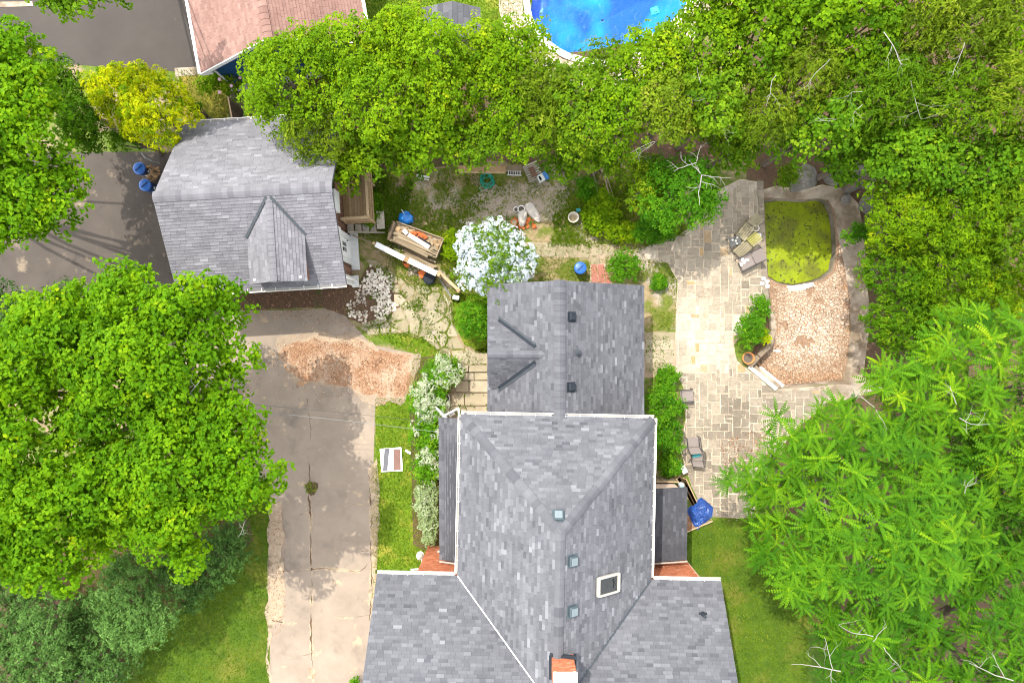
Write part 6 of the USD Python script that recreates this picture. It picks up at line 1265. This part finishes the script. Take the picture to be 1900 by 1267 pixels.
TW = {1222: ((1222, 240, 6.6, .3, -1, 1.6, .03), (1218, 262, 6.4, -1, .1, 1.2, .025), (1215, 265, 6.4, -.6, .8, .9, .02), (1232, 215, 6.6, 1, -.6, .9, .02)), 1290: ((1300, 155, 7.4, -.3, -1, .8, .02),), 1395: ((1440, 140, 8, -.6, .8, 1.3, .03),),
      1490: ((1540, 110, 8.2, -.3, 1, 1.4, .03),), 1575: ((1640, 60, 8.6, .4, 1, 1.8, .035), (1600, 170, 8, -1, .5, .8, .02)), 1580: ((1600, 195, 7.6, -.6, .5, 1.0, .03),), 1310: ((1345, 205, 7.2, -.7, .9, 1.0, .03),), 1665: ((1690, 150, 7.8, 0, 1, 1.7, .025),), 1758: ((1790, 80, 8.4, -.4, 1, 1.3, .025),), 1400: ((1330, 175, 7, -1, .7, 1.0, .035), (1560, 220, 7.3, -1, .4, 1.3, .03))}
for i, (cx, cy, rx, ry, z0, z1, sty, look, tn, lab) in enumerate(HG):
    kk = dict(dens=1.0, tone=tn, gap=.26, r0=.13)
    tree({'needle': 'feathery_tree', 'cedar': 'cedar_tree', 'broad': 'leafy_tree', 'small': 'hedge_tree'}[sty], lab, 'cedar' if sty == 'cedar' else 'tree', blob(cx, cy, rx * 1.02, ry * 1.02, i + 5, z0, .22), z0, z1, .52 if sty in ('broad', 'small') else .46 if sty == 'needle' else .40, sty, look, 300 + i, twigs=TW.get(cx, ()), **kk)
# poplar with the bare white branch, over the patio
T = [(1185, 300), (1215, 285), (1250, 300), (1290, 290), (1330, 318), (1322, 345), (1350, 362), (1342, 395), (1310, 412), (1285, 440), (1255, 432), (1215, 425), (1190, 400), (1178, 350)]
tree('poplar_tree', 'fresh green poplar with a forked bare white branch over the patio', 'tree', poly(T, 3.6), 2.8, 5.2, .42, 'bush', 'leaf_bush', 401, dens=1.0, tone=.46, gap=.22, r0=.14, twigs=((1302, 325, 6.0, -.25, 1, 1.7, .05), (1302, 325, 6.0, 1, -.05, 1.3, .035), (1292, 302, 5.9, -1, .45, 1.2, .045), (1292, 300, 5.9, .5, -1, .7, .035), (1300, 322, 6, -.5, -.9, .6, .05)))
tree('young_tree', 'round leaved sapling left of the bare white branch', 'tree', blob(1195, 345, 48, 58, 4, 3), 2.2, 4.2, .40, 'bush', 'leaf_mid', 402, dens=1.0, tone=.72, gap=.2, r0=.1)
# white flowering tree
FT = poly([(842, 430), (860, 418), (890, 408), (930, 406), (958, 425), (975, 445), (998, 465), (1000, 490), (985, 512), (975, 540), (960, 560), (940, 585), (922, 578), (905, 550), (880, 540), (845, 525), (836, 500), (850, 480), (840, 455)], 3.3)
ft = tree('flowering_tree', 'white blossoming small tree over the corner of the annexe roof', 'tree', FT, 2.75, 3.85, .36, 'flower', 'leaf_mid', 403, dens=.7, tone=.55, gap=.0, r0=.12)
m, tn, _c = crown(FT, 2.82, 3.95, .36, 'flower', 404, dens=.80, tone=.55, gap=.18, layers=((1, 0), (.3, -.4))); obj(ft, 'blossom', m, 'petal_white', tone=tn)
tree('green_shrub', 'fresh green shrub under the lower edge of the white blossom', 'shrub', poly([(838, 590), (850, 560), (880, 540), (915, 545), (955, 560), (950, 585), (920, 600), (905, 630), (868, 635), (845, 615)], 1.6), .9, 2.0, .34, 'bush', 'leaf_bush', 405, tone=.5, gap=.1, r0=.07)
SH = [ # cx, cy, rx, ry, z0, z1, puff, style, look, tone, name, label
    (1154, 497, 31, 30, .8, 1.7, .30, 'bush', 'leaf_bush', .55, 'round_shrub', 'round bright green shrub between brick ramp and patio'),
    (1231, 752, 36, 42, .7, 1.5, .34, 'bush', 'leaf_bush', .50, 'green_shrub', 'dense green shrub right of the annexe beside the lone chair'),
    (1233, 805, 32, 36, .6, 1.4, .32, 'bush', 'leaf_bush', .40, 'green_shrub', 'dense green shrub below it beside the pair of chairs'),
    (1240, 860, 24, 24, .3, .8, .22, 'bush', 'leaf_bush', .56, 'ground_shrub', 'low yellowish ground cover above the short plank screen'),
    (1236, 700, 24, 24, .3, .8, .22, 'bush', 'leaf_bush', .55, 'ground_shrub', 'low green growth at the foot of the side stepping stones'),
    (1406, 570, 20, 27, .6, 1.3, .26, 'bush', 'leaf_bush', .50, 'planter_shrub', 'upper clipped shrub in the pond planter'),
    (1387, 612, 28, 32, .6, 1.3, .28, 'bush', 'leaf_bush', .52, 'planter_shrub', 'lower wider clipped shrub in the pond planter'),
    (1410, 622, 15, 16, .4, .9, .20, 'bush', 'leaf_gold', .55, 'planter_shrub', 'small yellow shrub at the pond wall corner'),
    (415, 160, 42, 28, .8, 1.7, .30, 'bush', 'leaf_lime', .46, 'rose_bush', 'rose bush with few pink flowers at the blue garage foundation'),
    (1216, 430, 52, 26, .5, 1.1, .26, 'bush', 'leaf_bush', .42, 'ground_shrub', 'low shrub at the bend of the stepping path'),
    (1160, 430, 42, 22, .3, .8, .24, 'bush', 'leaf_lime', .62, 'ground_shrub', 'low yellow green weeds above the stepping path'),
    (1110, 395, 36, 40, .3, .8, .24, 'small', 'leaf_lime', .55, 'ground_shrub', 'weeds grown through the lower pruned sticks'),
    (1085, 350, 22, 22, .4, .9, .24, 'bush', 'leaf_bush', .42, 'ground_shrub', 'low green growth left of the pruned sticks'),
    (838, 455, 20, 32, .3, .8, .22, 'bush', 'leaf_lime', .66, 'ground_shrub', 'yellow green weeds between crate and blossom'),
    (690, 395, 22, 34, .2, .7, .24, 'bush', 'leaf_deep', .72, 'ground_shrub', 'dark weeds right of the deck stair'),
    (650, 630, 0, 0, 0, 0, 0, '', '', 0, '', ''),
    (1222, 525, 15, 16, .2, .5, .16, 'bush', 'leaf_bush', .55, 'ground_shrub', 'single weed in the dry bed beside the annexe'),
    (1455, 330, 24, 24, .8, 1.6, .26, 'bush', 'leaf_mid', .62, 'ground_shrub', 'overhanging green spray at the top edge of the pond'),
    (1585, 435, 36, 22, 1.0, 1.9, .26, 'bush', 'leaf_bush', .46, 'ground_shrub', 'light green spray reaching over the right pond bank'),
    (660, 1262, 12, 12, .3, .8, .2, 'bush', 'leaf_bush', .55, 'ground_shrub', 'small weed between driveway and left wing at the bottom edge'),
]
for i, (cx, cy, rx, ry, z0, z1, pf, sty, look, tn, nm, lab) in enumerate(SH):
    if rx: tree(nm, lab, 'shrub', blob(cx, cy, rx, ry, i + 60, z0, .24), z0, z1, pf, sty, look, 500 + i, tone=tn, gap=.05 if i not in (9, 10, 11) else .3, r0=.05)
rb = '/World/rose_bush'
for k, (x, y) in enumerate(((408, 148), (446, 145), (408, 172), (430, 160))): obj(rb, 'flower', (lambda q: (q[0], q[1]))(lathe([(.02, 0), (.09, .04), (.07, .07), (0, .06)], P(x, y, 1.75), 8)), 'petal_pink', tone=.5)
# flowering shrubs along the porch
for i, (cx, cy, rx, ry, lab, fl) in enumerate(((822, 690, 38, 32, 'white flecked shrub beside the upper porch steps', .24), (796, 742, 36, 48, 'white flecked shrub left of the porch planter', .32), (794, 805, 34, 42, 'white flecked shrub left of the long lean-to roof', .34), (793, 862, 33, 42, 'plain green shrub in the middle of the porch row', .10))):
    g = blob(cx, cy, rx, ry, i + 90, .9, .2); t = tree('flowering_shrub', lab, 'shrub', g, .8, 1.5, .30, 'bush', 'leaf_bush', 560 + i, tone=.62, gap=.05, r0=.05)
    m, tn, _c = crown(g, .9, 1.6, .26, 'flower', 570 + i, dens=fl * .5, tone=.5, gap=.46, layers=((1, 0),), tip=.05); obj(t, 'blossom', m, 'leaf_pale', tone=np.clip(tn + .3, 0, 1))
tree('variegated_shrub', 'pale variegated shrub at the lower end of the porch row', 'shrub', poly([(768, 905), (790, 890), (812, 900), (815, 960), (810, 1010), (795, 1022), (776, 985), (766, 940)], 1), .7, 1.4, .28, 'bush', 'leaf_pale', 580, tone=.45, gap=.03, r0=.05)
# dark yews lower left
for i, (g, z0, z1, lab) in enumerate(((poly([(-90, 515), (0, 515), (40, 540), (75, 545), (120, 515), (150, 535), (168, 560), (120, 600), (40, 620), (0, 700), (-90, 700)], 3), 2.6, 3.9, 'dark grey green yew between the two left maples'),
                                  (poly([(180, 1040), (220, 1015), (265, 1015), (320, 1040), (345, 1090), (340, 1150), (305, 1195), (240, 1212), (200, 1185), (178, 1120)], 2.6), 2.3, 3.6, 'rounded grey green yew standing out on the shaded lawn'),
                                  (poly([(300, 1040), (370, 985), (420, 955), (460, 975), (470, 1020), (452, 1065), (395, 1105), (335, 1150)], 2.2), 1.8, 2.7, 'darker yew tucked under the maple edge near the driveway'),
                                  (poly([(-90, 1040), (0, 1050), (60, 1070), (110, 1095), (145, 1130), (155, 1200), (130, 1290), (-90, 1340)], 2.6), 2.3, 3.7, 'large grey green yew in the bottom left corner'),
                                  (poly([(110, 1130), (150, 1085), (190, 1090), (215, 1140), (262, 1195), (250, 1245), (190, 1300), (110, 1310), (100, 1210)], 2.0), 1.6, 2.5, 'low yew with a brown dead patch in the lower left'))):
    tree('yew_bush', lab, 'yew', g, z0, z1, .42, 'yew', 'leaf_yew', 600 + i, tone=(.34, .62, .40, .50, .44)[i], gap=(.1, .06, .1, .06, .1)[i], r0=.1)
_mb = MB()
for k in range(40): a = P(_r.uniform(145, 180), _r.uniform(1165, 1225), _r.uniform(1.6, 2.2)); _mb.add(*tube([a, a + [_r.normal(0, .1), _r.normal(.25, .1), _r.normal(.05, .08)]], [.014, .006], 4))
_mb.build('/World/yew_bush_004', 'dead_patch', 'tan_twig')
# fallen pale twigs at the bottom
_mb = MB(); 
for k in range(6): twig(_mb, P(120 + 8 * k, 1262 - 3 * k, .6), (1, .12 + .05 * k, .0), 2.2, .02, np.random.default_rng(k), 1)
_mb.build(None, 'dead_twigs', 'pale_twig', label='spray of bare pale twigs beside the yews at the bottom edge', cat='twigs')

# ---------------------------------------------------------------- trees with long feathered leaves in rosettes
def frond(o, az, el, L, r):
    """one compound leaf: an arched midrib with pairs of leaflets, about 50 triangles"""
    n = 8; t = np.linspace(0, 1, n + 1); h = np.array([math.cos(az), math.sin(az), 0]); droop = r.uniform(.35, .8) * L
    mid = o + h * (L * t * math.cos(el) * (1 - .10 * t))[:, None] + np.array([0, 0, 1.0]) * (L * math.sin(el) * t - droop * t * t * .6)[:, None]
    s = np.array([-h[1], h[0], 0]); tg = norm(np.gradient(mid, axis=0)); up = np.cross(s, tg); up = np.where(up[:, 2:3] < 0, -up, up); V, F, T = [], [], []
    for i in range(1, n + 1):
        w = L * .105 * (.40 + .75 * math.sin(math.pi * min(1, .15 + .8 * i / n)))
        for sd in (-1, 1):
            d = norm(s * sd * .78 + tg[i] * .60 + up[i] * .34); b = np.cross(up[i], d); k = len(V); c = mid[i]
            V += [c, c + d * w * .45 + b * .048 * L, c + d * w - up[i] * w * .12, c + d * w * .45 - b * .048 * L]; F += [[k, k + 1, k + 2], [k, k + 2, k + 3]]; T += [r.normal(0, .04) + .12 * (i / n - .5)] * 2
    k = len(V); wv = s * .014
    V += [mid[0] - wv, mid[0] + wv, mid[4] + wv * .8 + up[4] * .012, mid[4] - wv * .8 + up[4] * .012, mid[n] + up[n] * .012]; F += [[k, k + 1, k + 2], [k, k + 2, k + 3], [k + 3, k + 2, k + 4]]
    return np.array(V), np.array(F), np.array(T + [.24] * 3)
_fr = np.random.default_rng(99); TPL = [frond(np.zeros(3), 0.0, e, 1.0, _fr) for e in np.linspace(-.35, .85, 61)]
def feather_tree(label, g, z0, z1, seed, tone, single, twigs=(), gap=.27, sp=.66, base=None):
    import shapely
    r = np.random.default_rng(seed); c = g.centroid.coords[0]; t = thing('feather_leaved_tree', label, 'tree', (c[0], c[1], 0)); gi = g.buffer(-.55); dmax = math.sqrt(g.area / math.pi); fr, cens = [], []
    if isinstance(gi, MultiPolygon): gi = max(gi.geoms, key=lambda q: q.area)
    for layer in range(3):
        pc = jitter_in(gi, sp * (1, 1.05, 1.5)[layer], r); d = shapely.distance(shapely.points(pc), g.exterior); tt = np.clip(d / dmax, 0, 1)
        big = meshkit.fbm(np.c_[pc * .55, np.full(len(pc), seed)], 3, seed); z = z0 + (z1 - z0) * np.sqrt(1 - (1 - tt) ** 2) + 2.6 * (big - .5) + r.normal(0, .28, len(pc)) - (0, .8, 1.7)[layer]
        for (x, y), zz, bg in zip(pc, z, big):
            if layer == 0 and bg < gap: continue
            cens.append((x, y, zz)); n = r.integers(11, 18); a0 = r.uniform(0, 6.28); Ls = r.uniform(.58, .92); tn = tone - .04 + r.normal(0, .13)
            lean = r.normal(0, .34, 2)
            for k in range(n):
                az = a0 + k * 6.283 / n + r.normal(0, .26); el = r.uniform(-.05, .45) + lean[0] * math.cos(az) + lean[1] * math.sin(az)
                V, F, dt = TPL[int(np.clip((el + .35) / 1.2 * 60, 0, 60))]; V = V * (Ls * r.uniform(.7, 1.1)) @ yaw(az) + [x, y, zz]; fr.append((V, F, np.clip(tn + r.normal(0, .10) + dt, 0, 1), zz - 3 * layer))
    fr.sort(key=lambda q: -q[3]); cens = np.array(cens)
    for V, F, tn, _ in fr[:single]: obj(t, 'leaf', (V, F), 'leaf_frond', tone=tn)
    mb = MB()
    for V, F, tn, _ in fr[single:]: mb.add(V, F, tn)
    mb.build(t, 'crown', 'leaf_frond', kind='stuff'); trunk_and_limbs(t, g, cens, z0, seed, .18, n=14, base=base)
    for i, (px, py, z, dx, dy, L, *rest) in enumerate(twigs):
        b = MB(); twig(b, P(px, py, z), (dx, -dy, .1), L, (rest[0] if rest else .03) * .55, np.random.default_rng(seed * 17 + i), 2); b.build(t, 'bare_branch', 'pale_twig')
FW = ((1622, 755, 8.4, -.8, -.6, 1.4, .035), (1625, 760, 8.4, .1, 1, .9, .03), (1775, 750, 9, -.1, -1, .8, .03), (1780, 775, 9, 1, .3, 1.1, .03), (1530, 925, 8.6, .1, 1, .8, .025), (1620, 1010, 9, .5, 1, 1.0, .025), (1605, 940, 9, .4, 1, .6, .025), (1790, 915, 8.8, -.4, -1, .8, .03))
feather_tree('large feather leaved tree with arching compound leaves right of the patio', poly([(1296, 905), (1322, 866), (1368, 836), (1400, 780), (1395, 745), (1430, 735), (1480, 745), (1510, 712), (1570, 712), (1600, 740), (1640, 750), (1720, 780), (1790, 880), (1800, 990), (1740, 1090), (1640, 1120), (1560, 1110), (1500, 1120), (1430, 1130), (1400, 1080), (1370, 1060), (1365, 1010), (1294, 1005), (1318, 970), (1380, 965), (1380, 930)], 6.6), 6.4, 9.6, 701, .46, 170, FW[:1] + FW[4:7])
feather_tree('feather leaved tree above it, reaching over the lower right pond bank', poly([(1565, 680), (1600, 655), (1650, 640), (1700, 600), (1750, 560), (1830, 545), (1990, 580), (1990, 1000), (1900, 1000), (1820, 960), (1760, 840), (1680, 810), (1600, 775), (1570, 730)], 6.6), 6.4, 9.2, 702, .55, 80, FW[1:4] + FW[7:])
feather_tree('feather leaved tree filling the right edge between the other three', poly([(1700, 770), (1800, 760), (1990, 780), (1990, 1080), (1880, 1060), (1780, 1080), (1700, 1100), (1660, 1000), (1690, 880)], 5.4), 5.2, 7.4, 704, .42, 20, gap=.1)
feather_tree('darker feather leaved tree in the bottom right corner with dead twigs', poly([(1500, 1110), (1600, 1080), (1700, 1070), (1790, 1000), (1880, 980), (1990, 990), (1990, 1400), (1520, 1400), (1510, 1200)], 5.8), 5.4, 8.0, 703, .34, 50, ((1560, 1245, 8.2, -1, -.25, 1.9, .045), (1545, 1240, 8.0, -.4, -1, 1.3, .035), (1620, 1180, 8.6, -1, -.4, 1.5, .035), (1640, 1200, 8.4, .2, 1, .8, .03), (1880, 1262, 8.4, -1, -.3, 1.7, .045), (1620, 1190, 8.4, .6, -1, .8, .03)))
